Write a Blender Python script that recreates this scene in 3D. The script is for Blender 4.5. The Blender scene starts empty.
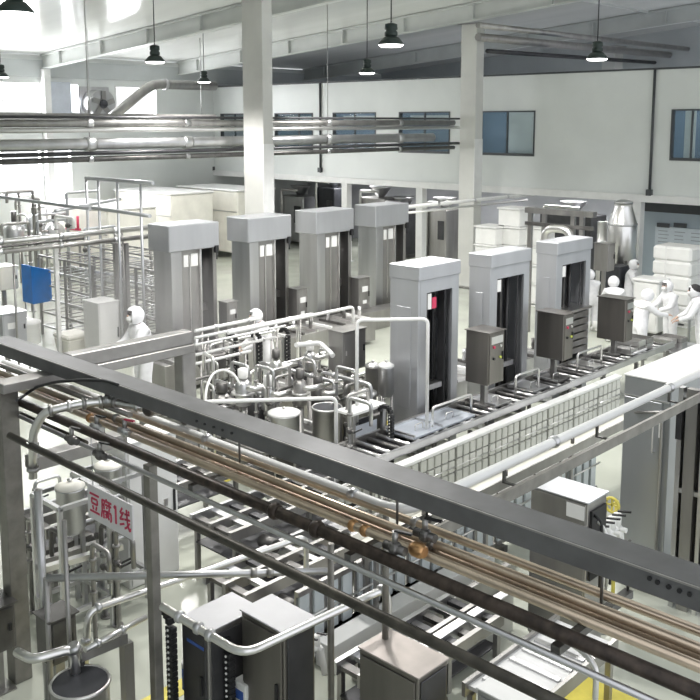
import bpy, bmesh, math, random
from mathutils import Vector, Matrix
random.seed(7)
C = bpy.context.scene.collection
PI = math.pi
# ------------------------------------------------------------------ camera geometry (700 x 700 frame)
FPX, PX, PY, HC = 925.0, 350.0, 251.5, 6.0
PITCH, HEAD = math.radians(7.97), math.radians(43.5)
_h = Vector((-math.sin(HEAD), math.cos(HEAD), 0))
_r = Vector((math.cos(HEAD), math.sin(HEAD), 0))
_f = _h*math.cos(PITCH) - Vector((0, 0, 1))*math.sin(PITCH)
_u = _r.cross(_f)
def W(px, py, z=None, x=None, y=None, d=None):
    """the place in the hall seen at a pixel of the photograph, on a chosen level or plane"""
    v = _f + _r*((px-PX)/FPX) + _u*((PY-py)/FPX)
    t = (z-HC)/v.z if z is not None else x/v.x if x is not None else y/v.y if y is not None else d
    return Vector((0, 0, HC)) + v*t

# ------------------------------------------------------------------ materials
def mat(name, col, metal=0.0, rough=0.5, var=0.10, scale=6.0, bump=0.0, stretch=None, rvar=0.1, col2=None, alpha=1.0, emit=0.0, transmission=0.0):
    m = bpy.data.materials.new(name); m.use_nodes = True
    nt = m.node_tree; b = nt.nodes['Principled BSDF']
    b.inputs['Metallic'].default_value = metal
    b.inputs['Roughness'].default_value = rough
    b.inputs['Alpha'].default_value = alpha
    if transmission: b.inputs['Transmission Weight'].default_value = transmission
    tc = nt.nodes.new('ShaderNodeTexCoord'); mp = nt.nodes.new('ShaderNodeMapping')
    nt.links.new(tc.outputs['Object'], mp.inputs['Vector'])
    if stretch: mp.inputs['Scale'].default_value = stretch
    n = nt.nodes.new('ShaderNodeTexNoise'); n.inputs['Scale'].default_value = scale; n.inputs['Detail'].default_value = 5
    nt.links.new(mp.outputs['Vector'], n.inputs['Vector'])
    r = nt.nodes.new('ShaderNodeValToRGB')
    c2 = col2 or tuple(max(0, c*(1-2*var)) for c in col)
    c1 = col if col2 else tuple(min(1, c*(1+var)) for c in col)
    r.color_ramp.elements[0].position = 0.3; r.color_ramp.elements[1].position = 0.7
    r.color_ramp.elements[0].color = (*c2, 1); r.color_ramp.elements[1].color = (*c1, 1)
    nt.links.new(n.outputs['Fac'], r.inputs['Fac']); nt.links.new(r.outputs['Color'], b.inputs['Base Color'])
    if rvar:
        mr = nt.nodes.new('ShaderNodeMapRange')
        mr.inputs['To Min'].default_value = max(0.03, rough-rvar); mr.inputs['To Max'].default_value = min(1, rough+rvar)
        nt.links.new(n.outputs['Fac'], mr.inputs['Value']); nt.links.new(mr.outputs['Result'], b.inputs['Roughness'])
    if bump:
        bp = nt.nodes.new('ShaderNodeBump'); bp.inputs['Strength'].default_value = bump; bp.inputs['Distance'].default_value = 0.02
        nt.links.new(n.outputs['Fac'], bp.inputs['Height']); nt.links.new(bp.outputs['Normal'], b.inputs['Normal'])
    if emit:
        b.inputs['Emission Color'].default_value = (1, .98, .95, 1); b.inputs['Emission Strength'].default_value = emit
    return m
M = {}
M['steel'] = mat('brushed_steel', (.60, .60, .61), 1.0, .36, .07, 3, .02, (1, 1, .12))
M['steel_dull'] = mat('dull_steel', (.40, .39, .38), .95, .42, .12, 3, .02, (1, 1, .15))
M['steel_bright'] = mat('polished_steel_pipe', (.78, .77, .76), 1.0, .30, .02, 4, 0, None, .02)
M['steel_dark'] = mat('dark_steel', (.17, .165, .16), .8, .42, .15, 5)
M['steel_brown'] = mat('brownish_steel', (.24, .225, .21), .9, .36, .12, 3, 0, (1, 1, .15))
M['cabinet_grey'] = mat('grey_cabinet_sheet', (.40, .415, .43), .7, .36, .05, 1.5, 0, (1, 1, .2))
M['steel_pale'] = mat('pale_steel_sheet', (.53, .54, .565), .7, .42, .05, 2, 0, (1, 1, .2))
M['frame_grey'] = mat('grey_painted_frame', (.16, .16, .165), .35, .45, .12, 4, .02)
M['frame_light'] = mat('light_grey_frame', (.34, .33, .32), .55, .42, .10, 4)
M['post_grey'] = mat('weathered_post', (.25, .24, .22), .6, .45, .15, 5)
M['brown'] = mat('tan_pipe', (.64, .53, .41), .75, .32, .10, 3)
M['brown_mid'] = mat('brown_pipe', (.36, .275, .20), .7, .40, .2, 5, .03)
M['copper'] = mat('copper_fitting', (.62, .36, .17), .85, .35, .15, 8)
M['rust'] = mat('dark_rusty_pipe', (.06, .045, .036), .5, .42, .3, 14, .05)
M['dark_pipe'] = mat('dark_grey_pipe', (.085, .078, .066), .6, .45, .2, 9, .03)
M['white'] = mat('white_paint', (.80, .80, .79), 0, .45, .03, 3)
M['white_plastic'] = mat('white_plastic', (.84, .84, .82), 0, .4, .03, 3)
M['cream'] = mat('cream_sheet', (.86, .84, .77), 0, .45, .05, 2)
M['suit'] = mat('white_coverall_cloth', (.80, .80, .82), 0, .8, .04, 12, .05)
M['skin'] = mat('skin', (.62, .42, .33), 0, .55, .05, 8)
M['eye'] = mat('eye_dark', (.05, .04, .04), 0, .3, 0, 8)
M['black'] = mat('black_rubber', (.02, .02, .022), 0, .45, .1, 8)
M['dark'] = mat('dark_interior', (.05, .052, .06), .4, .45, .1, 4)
M['charcoal'] = mat('charcoal_metal', (.085, .085, .09), .6, .4, .1, 4)
M['blue'] = mat('blue_board', (.02, .24, .78), 0, .5, .1, 3)
M['blue_deep'] = mat('blue_enamel', (.05, .12, .42), .1, .4, .1, 5)
M['red'] = mat('red_paint', (.62, .05, .12), 0, .5, .05, 5)
M['yellow'] = mat('yellow_paint', (.72, .62, .12), 0, .5, .1, 4)
M['green'] = mat('green_label', (.55, .62, .12), 0, .5, .1, 4)
M['sign'] = mat('sign_white', (.78, .77, .79), 0, .4, .03, 4)
M['wall'] = mat('white_wall_panel', (.74, .765, .75), 0, .38, .03, .6)
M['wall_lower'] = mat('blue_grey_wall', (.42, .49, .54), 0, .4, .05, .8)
M['wall_grey'] = mat('grey_gable_sheet', (.55, .58, .58), 0, .5, .06, .5)
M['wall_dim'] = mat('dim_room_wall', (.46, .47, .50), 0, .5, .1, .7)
M['roof'] = mat('white_roof_panel', (.84, .85, .83), 0, .16, .03, .5, .0, (.3, 2, 1), .05)
M['rafter'] = mat('grey_rafter_paint', (.62, .64, .62), 0, .4, .05, 1)
M['trim_dark'] = mat('dark_trim', (.07, .075, .08), 0, .5, .1, 2)
M['col_dark'] = mat('column_paint', (.66, .66, .63), 0, .42, .05, 1)
M['corridor'] = mat('blue_corridor_wall', (.12, .20, .29), 0, .5, .1, .8)
M['corridor_teal'] = mat('teal_panel_and_glint', (.74, .84, .84), 0, .5, .1, .8)
M['lamp_green'] = mat('lamp_housing', (.03, .045, .04), .3, .4, .1, 6)
M['lens'] = mat('lamp_lens', (1, 1, 1), 0, .4, 0, 5, emit=7.0)
M['belt'] = mat('white_belt', (.74, .74, .74), 0, .5, .05, 4)
M['plate_blue'] = mat('pale_blue_plate', (.62, .66, .73), .5, .35, .05, 3)
M['stained'] = mat('stained_lid', (.50, .45, .42), .4, .45, .12, 3, .01)
M['glass'] = mat('window_glass', (.30, .42, .50), 0, .06, .05, 1, 0, None, .02, alpha=.15)
M['paper'] = mat('notice_paper', (.62, .68, .72), 0, .6, .04, 3)
M['ink'] = mat('grey_ink', (.32, .35, .38), 0, .6, .05, 6)
M['dark_cloth'] = mat('dark_hair', (.03, .028, .03), 0, .7, .1, 20)
M['tint_panel'] = mat('frosted_panel', (.63, .68, .70), 0, .3, .06, 3)
# moulded gridded sheet of the side panels
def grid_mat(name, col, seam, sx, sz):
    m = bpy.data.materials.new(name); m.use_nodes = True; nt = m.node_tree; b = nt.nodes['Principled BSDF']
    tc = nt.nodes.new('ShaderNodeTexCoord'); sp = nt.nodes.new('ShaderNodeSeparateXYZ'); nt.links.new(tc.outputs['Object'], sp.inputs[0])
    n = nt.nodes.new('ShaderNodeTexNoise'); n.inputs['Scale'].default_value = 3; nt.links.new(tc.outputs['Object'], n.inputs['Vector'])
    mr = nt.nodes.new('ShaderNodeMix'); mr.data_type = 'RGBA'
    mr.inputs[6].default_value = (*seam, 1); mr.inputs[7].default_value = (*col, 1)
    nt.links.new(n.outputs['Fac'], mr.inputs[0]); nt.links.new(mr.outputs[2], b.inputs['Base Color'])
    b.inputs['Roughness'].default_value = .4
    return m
M['mould'] = grid_mat('moulded_panel', (.74, .74, .70), (.60, .60, .56), .2, .2)
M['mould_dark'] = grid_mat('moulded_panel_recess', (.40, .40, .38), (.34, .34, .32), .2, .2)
def floor_mat():
    m = mat('epoxy_floor', (.52, .54, .47), 0, .22, .06, .7, 0, None, .1)
    nt = m.node_tree; b = nt.nodes['Principled BSDF']
    return m
M['floor'] = floor_mat()

# ------------------------------------------------------------------ mesh builder
class MB:
    def __init__(s): s.bm = bmesh.new()
    def box(s, a, b, bev=0.0):
        lo = [min(a[i], b[i]) for i in range(3)]; hi = [max(a[i], b[i]) for i in range(3)]
        return s.hexa([(x, y, z) for z in (lo[2], hi[2]) for x, y in ((lo[0], lo[1]), (hi[0], lo[1]), (hi[0], hi[1]), (lo[0], hi[1]))], bev)
    def hexa(s, p, bev=0.0):
        v = [s.bm.verts.new(q) for q in p]
        fs = [s.bm.faces.new([v[i] for i in f]) for f in ((3, 2, 1, 0), (4, 5, 6, 7), (0, 1, 5, 4), (1, 2, 6, 5), (2, 3, 7, 6), (3, 0, 4, 7))]
        if bev:
            es = list({e for f in fs for e in f.edges})
            bmesh.ops.bevel(s.bm, geom=es, offset=bev, segments=1, affect='EDGES', profile=.5)
        return s
    def obox(s, c, size, rz=0.0, bev=0.0):
        hx, hy = size[0]/2, size[1]/2; cs, sn = math.cos(rz), math.sin(rz)
        p = []
        for z in (c[2], c[2]+size[2]):
            for x, y in ((-hx, -hy), (hx, -hy), (hx, hy), (-hx, hy)):
                p.append((c[0]+x*cs-y*sn, c[1]+x*sn+y*cs, z))
        return s.hexa(p, bev)
    def bar(s, p, q, w, h, up=(0, 0, 1)):
        p, q = Vector(p), Vector(q); d = (q-p).normalized(); up = Vector(up)
        sd = d.cross(up)
        if sd.length < 1e-4: sd = d.cross(Vector((1, 0, 0)))
        sd.normalize(); u2 = sd.cross(d)
        P = []
        for e in (-1, 1):
            for a, b in ((p, -1), (p, 1), (q, 1), (q, -1)):
                P.append(a + sd*b*w/2 + u2*e*h/2)
        return s.hexa(P)
    def tube(s, pts, r, seg=10, cap=True):
        pts = [Vector(p) for p in pts]; rings = []; n = len(pts)
        rr = r if isinstance(r, (list, tuple)) else [r]*n
        t0 = (pts[1]-pts[0]).normalized()
        nrm = t0.cross(Vector((0, 0, 1)))
        if nrm.length < 1e-3: nrm = t0.cross(Vector((1, 0, 0)))
        nrm.normalize()
        for i in range(n):
            t = ((pts[min(i+1, n-1)]-pts[i]).normalized() + (pts[i]-pts[max(i-1, 0)]).normalized())
            t = t.normalized() if t.length > 1e-6 else t0
            nrm = (nrm - t*nrm.dot(t)).normalized(); bn = t.cross(nrm)
            rings.append([s.bm.verts.new(pts[i]+(nrm*math.cos(2*PI*k/seg)+bn*math.sin(2*PI*k/seg))*rr[i]) for k in range(seg)])
        for i in range(n-1):
            for k in range(seg):
                f = s.bm.faces.new((rings[i][k], rings[i][(k+1) % seg], rings[i+1][(k+1) % seg], rings[i+1][k])); f.smooth = True
        if cap:
            s.bm.faces.new(rings[0][::-1]); s.bm.faces.new(rings[-1])
        return s
    def cyl(s, p, q, r, seg=16): return s.tube([p, q], r, seg)
    def lathe(s, c, prof, seg=24):
        c = Vector(c); rings = []
        for r, z in prof:
            rings.append([s.bm.verts.new(c+Vector((max(r, .0005)*math.cos(2*PI*k/seg), max(r, .0005)*math.sin(2*PI*k/seg), z))) for k in range(seg)])
        for i in range(len(prof)-1):
            for k in range(seg):
                f = s.bm.faces.new((rings[i][k], rings[i][(k+1) % seg], rings[i+1][(k+1) % seg], rings[i+1][k])); f.smooth = True
        s.bm.faces.new(rings[0][::-1]); s.bm.faces.new(rings[-1])
        return s
    def sphere(s, c, r, seg=12, sc=(1, 1, 1)):
        bmesh.ops.create_uvsphere(s.bm, u_segments=seg, v_segments=max(6, seg*2//3), radius=r,
                                  matrix=Matrix.Translation(Vector(c)) @ Matrix.Diagonal((*sc, 1)))
        return s
    def bounds(s):
        vs = [v.co for v in s.bm.verts]
        return [min(v[i] for v in vs) for i in range(3)], [max(v[i] for v in vs) for i in range(3)]

def rounded(pts, rad, n=5):
    """polyline with its corners rounded"""
    pts = [Vector(p) for p in pts]; out = [pts[0]]
    for i in range(1, len(pts)-1):
        a, b, c = pts[i-1], pts[i], pts[i+1]
        d1, d2 = (a-b), (c-b); r = min(rad, d1.length*.45, d2.length*.45)
        p, q = b+d1.normalized()*r, b+d2.normalized()*r
        for k in range(n+1):
            t = k/n; out.append(p*(1-t)**2 + b*2*t*(1-t) + q*t*t)
    out.append(pts[-1]); return out

WORLD = {}
def wloc(o): return WORLD.get(o.name, Vector((0, 0, 0)))
def link(name, mb, m, origin):
    me = bpy.data.meshes.new(name)
    for v in mb.bm.verts: v.co -= origin
    bmesh.ops.recalc_face_normals(mb.bm, faces=mb.bm.faces[:])
    mb.bm.to_mesh(me); mb.bm.free()
    me.materials.append(M[m] if isinstance(m, str) else m)
    o = bpy.data.objects.new(name, me); C.objects.link(o); WORLD[o.name] = origin.copy()
    return o
def tag(o, label, cat, group=None):
    o['label'] = label; o['category'] = cat
    if group: o['group'] = group
    return o
def thing(name, label, cat, loc, group=None):
    o = bpy.data.objects.new(name, None); C.objects.link(o); o.location = loc
    o.empty_display_size = .2; WORLD[o.name] = Vector(loc)
    return tag(o, label, cat, group)
def part(name, mb, m, parent, label=None):
    o = link(name, mb, m, wloc(parent)); o.parent = parent
    if label: o['label'] = label
    return o
def solo(name, mb, m, label, cat, group=None):
    lo, hi = mb.bounds(); org = Vector(((lo[0]+hi[0])/2, (lo[1]+hi[1])/2, lo[2]))
    o = link(name, mb, m, org); o.location = org
    return tag(o, label, cat, group)
def struct(name, mb, m):
    o = link(name, mb, m, Vector((0, 0, 0))); o['kind'] = 'structure'; return o
def spart(name, mb, m, parent):
    o = link(name, mb, m, wloc(parent)); o.parent = parent; return o
def dup(root, loc, label=None, rz=None, group=None, scale=None):
    def cp(o, par):
        c = o.copy(); C.objects.link(c); c.parent = par
        for ch in list(o.children): cp(ch, c)
        return c
    r = cp(root, None); r.location = loc; WORLD[r.name] = Vector(loc)
    if rz is not None: r.rotation_euler = (0, 0, rz)
    if scale: r.scale = scale
    if label: r['label'] = label
    if group: r['group'] = group
    return r
V = Vector

# =================================================================== SETTING
YB, XL = 28.65, -36.4
struct('floor', MB().box((-46, -4, -.2), (3, 42, 0)), 'floor')
for i, (a, b) in enumerate((((-4.6, 6.3), (-3.4, 8.6)), ((-7.75, 4.0), (-7.5, 9.5)), ((-11.9, 9), (-11.75, 21)))):
    struct('trim_%d' % (i+1), MB().box((a[0], a[1], 0), (b[0], b[1], .004)), 'yellow')
# roof panels: rises away from the left eave
def roofz(x): return 8.8 + .075*(x+36.4)
rb = MB()
xs = [-37.2, 3.0]
rb.hexa([(-37.2, -4, roofz(-37.2)), (3, -4, roofz(3)), (3, 42, roofz(3)), (-37.2, 42, roofz(-37.2)),
         (-37.2, -4, roofz(-37.2)+.15), (3, -4, roofz(3)+.15), (3, 42, roofz(3)+.15), (-37.2, 42, roofz(-37.2)+.15)])
struct('ceiling', rb, 'roof')
pb = MB()
for x in (-17.0, -12.5, -9.5, -6.5):
    pb.box((x, 20.0, roofz(x)-.07), (x+.05, 41.8, roofz(x)+.02))
struct('trim_4', pb, 'rafter')
# far gable
struct('wall_far', MB().box((-37, 41, 0), (3, 41.2, 12)), 'wall_grey')
# unseen near wall behind the viewer, added to block sky light from that side
struct('wall_near_blocker', MB().box((-37, -4.2, 0), (3, -4, 12)), 'wall_grey')
# left glazed wall
lb = MB()
yw0, yw1 = -4.0, 41.0
up = [W(a, 98, x=XL).y for a in (-40, 41, 51, 79, 115, 157)]
lw = [W(a, 180, x=XL).y for a in (-40, 43, 48, 73)]
def wall_x(mb, x0, x1, y0, y1, z0, z1, holes):
    """wall in the plane X with window openings (ya, yb, za, zb)"""
    ys = sorted({y0, y1, *[h[0] for h in holes], *[h[1] for h in holes]}); zs = sorted({z0, z1, *[h[2] for h in holes], *[h[3] for h in holes]})
    for i in range(len(ys)-1):
        for k in range(len(zs)-1):
            cy, cz = (ys[i]+ys[i+1])/2, (zs[k]+zs[k+1])/2
            if any(h[0] < cy < h[1] and h[2] < cz < h[3] for h in holes): continue
            mb.box((x0, ys[i], zs[k]), (x1, ys[i+1], zs[k+1]))
holesL = [(up[0], up[1], 6.35, 7.65), (up[2], up[3], 6.35, 7.65), (up[4], up[5], 6.3, 7.6), (lw[0], lw[1], 2.9, 5.0), (lw[2], lw[3], 2.9, 5.0)]
wall_x(lb, XL-.25, XL, yw0, yw1, 0, 8.75, holesL)
struct('wall_left', lb, 'wall')
struct('trim_5', MB().box((XL, yw0, 7.85), (XL+.06, yw1, 8.55)), 'wall_grey')
def window_x(n, y0, y1, z0, z1):
    x0, x1 = XL-.2, XL+.03
    fr = MB(); t = .07
    fr.box((x0, y0, z0), (x1, y0+t, z1)); fr.box((x0, y1-t, z0), (x1, y1, z1)); fr.box((x0, y0+t, z0), (x1, y1-t, z0+t)); fr.box((x0, y0+t, z1-t), (x1, y1-t, z1))
    k = max(1, int((y1-y0)/1.6))
    for i in range(1, k):
        y = y0+(y1-y0)*i/k; fr.box((x0, y-.025, z0+t), (x1, y+.025, z1-t))
    o = struct('window_%d' % n, fr, 'white')
    spart('window_pane', MB().box((XL-.12, y0+t, z0+t), (XL-.10, y1-t, z1-t)), 'glass_clear', o)
M['glass_clear'] = mat('clear_window_glass', (.95, .97, 1), 0, .05, .0, 1, 0, None, 0, alpha=.08)
for i, h in enumerate(holesL): window_x(7+i, *h)
# upper storey partition (white panels) with visitor windows
bw = MB()
wpx = [(221, 248), (275, 313), (333, 376), (399, 450), (479, 535), (671, 712)]
wz = (4.78, 6.40)
wX = [(W(a, 130, y=YB).x, W(b, 130, y=YB).x) for a, b in wpx]
xsw = [XL] + [v for ab in wX for v in ab] + [1.5]
ZW0, ZW1 = 3.62, 7.66
for i in range(0, len(xsw), 2): bw.box((xsw[i], YB, ZW0), (xsw[i+1], YB+.15, ZW1))
for a, b in wX:
    bw.box((a, YB, ZW0), (b, YB+.15, wz[0])); bw.box((a, YB, wz[1]), (b, YB+.15, ZW1))
struct('wall_back', bw, 'wall')
for i, (a, b) in enumerate(wX):
    fr = MB(); t = .05; y0, y1 = YB-.03, YB+.16; z0, z1 = wz
    fr.box((a, y0, z0), (a+t, y1, z1)); fr.box((b-t, y0, z0), (b, y1, z1)); fr.box((a+t, y0, z0), (b-t, y1, z0+.09)); fr.box((a+t, y0, z1-t), (b-t, y1, z1))
    m_ = a+(b-a)*(.62 if i == 1 else .5)
    fr.box((m_-.02, y0+.05, z0+.09), (m_+.02, y1-.05, z1-t))
    o = struct('window_%d' % (i+1), fr, 'trim_dark')
    spart('window_pane', MB().box((a+t, YB+.06, z0+.09), (b-t, YB+.075, z1-t)), 'glass', o)
# corridor behind the windows
struct('wall_corridor', MB().box((XL, YB+2.4, ZW0), (1.5, YB+2.55, ZW1)), 'corridor')
cd = MB()
for i, (a, b) in enumerate(wX):
    if i in (1, 2, 3): cd.box((a+(b-a)*.12, YB+.34, 6.02), (b-(b-a)*.1, YB+.38, 6.26))  # pale strips built in as reflections on these panes
    if i == 0: cd.box((a+(b-a)*.65, YB+.34, ZW0+.2), (b+.1, YB+.38, 6.5))
    if i == 4: cd.box((a+(b-a)*.45, YB+.34, ZW0+.2), (b+.2, YB+.38, 6.6))
    if i == 5: cd.box((a+.3, YB+.34, ZW0+.2), (a+.65, YB+.38, 6.6))
struct('trim_6', cd, 'corridor_teal')
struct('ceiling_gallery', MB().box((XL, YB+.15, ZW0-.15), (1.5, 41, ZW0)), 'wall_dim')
tb = MB(); tb.box((XL, YB-.05, ZW1), (1.5, YB+.2, ZW1+.06))
struct('trim_7', tb, 'trim_dark')
struct('trim_8', MB().box((XL, YB-.12, ZW0-.22), (1.5, YB+.15, ZW0+.02)), 'white')
for i, (px, zb) in enumerate(((213, 3.6), (321, 3.8), (653, 3.6))):
    x = W(px, 130, y=YB).x
    b = MB().cyl((x, YB-.05, zb), (x, YB-.05, ZW1), .045, 8); b.box((x-.09, YB-.14, zb+.02), (x+.09, YB-.0, zb+.22))
    struct('trim_%d' % (9+i), b, 'trim_dark')
# rooms below the upper storey
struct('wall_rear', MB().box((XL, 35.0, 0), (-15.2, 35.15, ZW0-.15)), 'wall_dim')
xr = W(640, 230, y=30.2).x
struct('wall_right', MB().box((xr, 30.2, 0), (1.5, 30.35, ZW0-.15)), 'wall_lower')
struct('trim_12', MB().box((xr, 30.1, 2.95), (1.5, 30.2, 3.25)), 'trim_dark')
# main frames: rafters
def rafter(n, y, x0, x1):
    b = MB()
    for za, zb, hw in ((-.62, -.58, .14), (-.58, -.08, .02), (-.08, -.02, .14)):
        b.hexa([(x0, y-hw, roofz(x0)+za), (x1, y-hw, roofz(x1)+za), (x1, y+hw, roofz(x1)+za), (x0, y+hw, roofz(x0)+za),
                (x0, y-hw, roofz(x0)+zb), (x1, y-hw, roofz(x1)+zb), (x1, y+hw, roofz(x1)+zb), (x0, y+hw, roofz(x0)+zb)])
    x = x0+1.5
    while x < x1:
        b.box((x, y-.13, roofz(x)-.6), (x+.02, y+.13, roofz(x)-.06)); x += 3.1
    struct('trim_%d' % n, b, 'rafter')
for i, y in enumerate((19.7, 26.6, 34.8)): rafter(13+i, y, XL+.05, 2.5)

# columns
def column(px_l, px_c, px_r, y, label, bottom=0, zt=None):
    xl, xc = W(px_l, 110, y=y).x, W(px_c, 110, y=y).x; y2 = W(px_r, 110, x=xc).y
    zt = zt or roofz(xl)-.62
    t = thing('steel_column', label, 'column', ((xl+xc)/2, (y+y2)/2, bottom), 'tall hall columns')
    part('shaft', MB().box((xl, y, bottom+.05), (xc, y2, zt), .015), 'col_dark', t)
    part('base_plate', MB().box((xl-.12, y-.12, bottom), (xc+.12, y2+.12, bottom+.05)), 'steel_dull', t)
    part('head_plate', MB().box((xl-.1, y-.1, zt), (xc+.1, y2+.1, zt+.03)), 'steel_dull', t)
    part('edge_guard', MB().box((xc-.02, y-.012, 3.2), (xc+.012, y2+.002, 5.4)), 'white', t)
column(243, 263, 273, 17.0, 'pale column in front of the second visitor window, nearest of the hall columns')
column(460, 475.5, 483, 27.0, 'pale column right of the overhead pipe ends, beside the wide window')
column(600, 613, 621, 38.6, 'pale column behind the partition, rising past the small right lamp', ZW0)
c4 = MB().box((XL+.02, 19.55, 0), (XL+.35, 19.85, roofz(XL)-.62))
solo('steel_column', c4, 'white', 'slim white column between the upper left wall windows', 'column', 'tall hall columns')
# posts carrying the upper storey
for px, lab in ((345, 'white post under the wall edge, leftmost of three'), (420, 'white post under the wall edge between two dark bays'), (638, 'white post under the wall edge beside the steel silo')):
    p = W(px, 180, y=YB-.0)
    t = thing('support_post', lab, 'post', (p.x, YB+.1, 0), 'posts under the upper storey')
    part('shaft', MB().box((p.x-.16, YB-.05, .02), (p.x+.16, YB+.25, ZW0-.22)), 'white', t)
    part('foot_plate', MB().box((p.x-.25, YB-.14, 0), (p.x+.25, YB+.34, .02)), 'steel', t)

# =================================================================== LAMPS
def make_lamp(p, label):
    t = thing('high_bay_lamp', label, 'lamp', p, 'hanging high bay lamps')
    zt = roofz(p[0])
    part('hanging_rod', MB().cyl((p[0], p[1], p[2]+.42), (p[0], p[1], zt-.02), .014, 6), 'black', t)
    part('driver_housing', MB().lathe(p, [(.05, .42), (.12, .40), (.13, .30), (.10, .28), (.13, .24), (.13, .18), (.1, .16)][::-1], 18), 'lamp_green', t)
    part('shade', MB().lathe(p, [(.25, .0), (.26, .02), (.16, .14), (.1, .17)], 24), 'lamp_green', t)
    part('lens', MB().lathe(p, [(.02, -.035), (.2, -.035), (.24, -.005), (.245, 0.0)], 24), 'lens', t)
    part('hook', MB().tube([(p[0]+.03*math.sin(a), p[1], p[2]+.45+.03*math.cos(a)) for a in [i*PI/5 for i in range(9)]], .008, 6), 'steel', t)
    return t
lamp_px = [((15, 13), 'big dark lamp in the top left corner, nearest of the hanging lamps'),
           ((391, 45), 'dark hanging lamp left of the column beside the wide window'),
           ((367, 73), 'small hanging lamp below and left of a larger lamp at centre'),
           ((597, 59), 'small hanging lamp in front of the far right pipes'),
           ((155, 62), 'hanging lamp above the left wall duct bend'),
           ((204, 82), 'small distant hanging lamp near the hall corner'),
           ((1, 77), 'small hanging lamp cut by the left picture edge')]
lamp_pos = []
for (px, py), lab in lamp_px:
    p = W(px, py, z=7.5); lamp_pos.append(p); make_lamp(p, lab)
def spot(p, power, size=2.45, name='lamp_or_fill_light'):
    l = bpy.data.lights.new(name, 'SPOT'); l.energy = power; l.spot_size = size; l.spot_blend = .35; l.shadow_soft_size = .25
    l.color = (1.0, .98, .95)
    o = bpy.data.objects.new(name, l); C.objects.link(o); o.location = (p[0], p[1], p[2]-.08)
LP = 760
for p in lamp_pos: spot(p, LP)

# =================================================================== OVERHEAD PIPES
def pipe(name, pts, r, m, label, group=None, rad=.15, clamps=(), clamp_m='steel', seg=10, cat='pipe', cr=1.5, stands=()):
    pts = rounded(pts, rad) if len(pts) > 2 else [V(p) for p in pts]
    if not clamps: return solo(name, MB().tube(pts, r, seg), m, label, cat, group)
    mid = V(pts[len(pts)//2]); t = thing(name, label, cat, mid, group)
    part('tube', MB().tube(pts, r, seg), m, t)
    for a, d in clamps:
        a, d = V(a), V(d).normalized()
        part('clamp', MB().tube([a-d*r*.9, a-d*r*.3, a+d*r*.3, a+d*r*.9], [r*1.15, r*cr, r*cr, r*1.15], 12), clamp_m, t)
    for c in stands: part('stand', MB().cyl((c[0], c[1], 0), (c[0], c[1], c[2]-r*.6), .022, 8), 'steel_dull', t)
    return t
XO = -20.9
for z, r, m, lab, ye in ((5.97, .10, 'steel_dull', 'topmost thick grey pipe crossing the windows behind the near column', W(457, 121, x=XO).y),
                     (5.45, .15, 'steel', 'thickest pale pipe crossing the hall, middle of three', W(436, 137, x=XO).y),
                     (5.07, .07, 'steel_dark', 'lowest dark slim pipe of the three crossing the windows', W(457, 146, x=XO).y)):
    cl = [((XO, y, z), (0, 1, 0)) for y in (12.5, 15.5, 21, 24.5)]
    t = pipe('overhead_pipe', [(XO, 8.4, z), (XO, ye-.2, z)], r, m, lab, 'pipes across the hall', clamps=cl, cr=1.2)
    for y in (12.5, 21): part('hanger', MB().cyl((XO, y, z+r), (XO, y, (roofz(XO) if z > 5.9 else z+.42)), .012, 6), 'steel_dull', t)
for z, r, m, lab in ((6.12, .035, 'charcoal', 'thin dark line above the topmost crossing pipe'), (5.22, .05, 'charcoal', 'thin dark pipe just above the lowest crossing pipe'), (5.80, .06, 'steel_bright', 'bright slim pipe just under the topmost crossing pipe')):
    solo('overhead_pipe', MB().tube([(XO+.05, 8.4, z), (XO+.05, 28.3, z)], r, 8), m, lab, 'pipe', 'pipes across the hall')
# pale tray behind, on the left
t = thing('cable_tray', 'long pale cable tray running along the left windows', 'cable tray', (-30, 17, 6.1))
x = -30
part('tray', MB().box((x-.3, 12, 6.1), (x+.3, 23.5, 6.15)).box((x+.28, 12, 6.15), (x+.3, 23.5, 6.3)).box((x-.3, 12, 6.15), (x-.28, 23.5, 6.3)), 'frame_light', t)
hb = MB()
for y in (13, 18, 23): hb.cyl((x, y, 6.1), (x, y, roofz(x)), .02, 6)
part('hanger', hb, 'steel', t)
# diagonal duct near the left wall
pts = [W(112, 117, x=-33), W(152, 84, x=-33), W(215, 86, x=-33)]
t = thing('ventilation_duct', 'grey duct bending up along the left wall windows', 'duct', pts[1])
part('duct_tube', MB().tube(rounded(pts, .5), .2, 14), 'steel_dull', t)
part('joint_ring', MB().tube([pts[1]+V((0, .6, 0)), pts[1]+V((0, .72, 0))], .24, 14), 'steel', t)
fp = W(103, 104, x=-35.6)
t = thing('wall_fan', 'round grey extractor fan between the upper left windows', 'fan', fp)
part('housing', MB().tube([fp+V((-.7, 0, 0)), fp], .62, 20).box((fp.x-.78, fp.y-.75, fp.z-.75), (fp.x-.7, fp.y+.75, fp.z+.75)), 'steel', t)
part('hub', MB().sphere(fp+V((.02, 0, 0)), .2), 'dark', t)
bb = MB()
for k in range(5):
    a = 2*PI*k/5; bb.bar(fp+V((.03, .12*math.cos(a), .12*math.sin(a))), fp+V((.06, .55*math.cos(a+.3), .55*math.sin(a+.3))), .22, .02, (1, 0, 0))
part('blade', bb, 'steel_dull', t)
solo('wall_box', MB().box((XL+.02, fp.y-2.4, fp.z-.9), (XL+.3, fp.y-1.2, fp.z+.9), .03), 'plate_blue', 'pale blue box on the left wall beside the round fan', 'electrical box')
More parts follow.
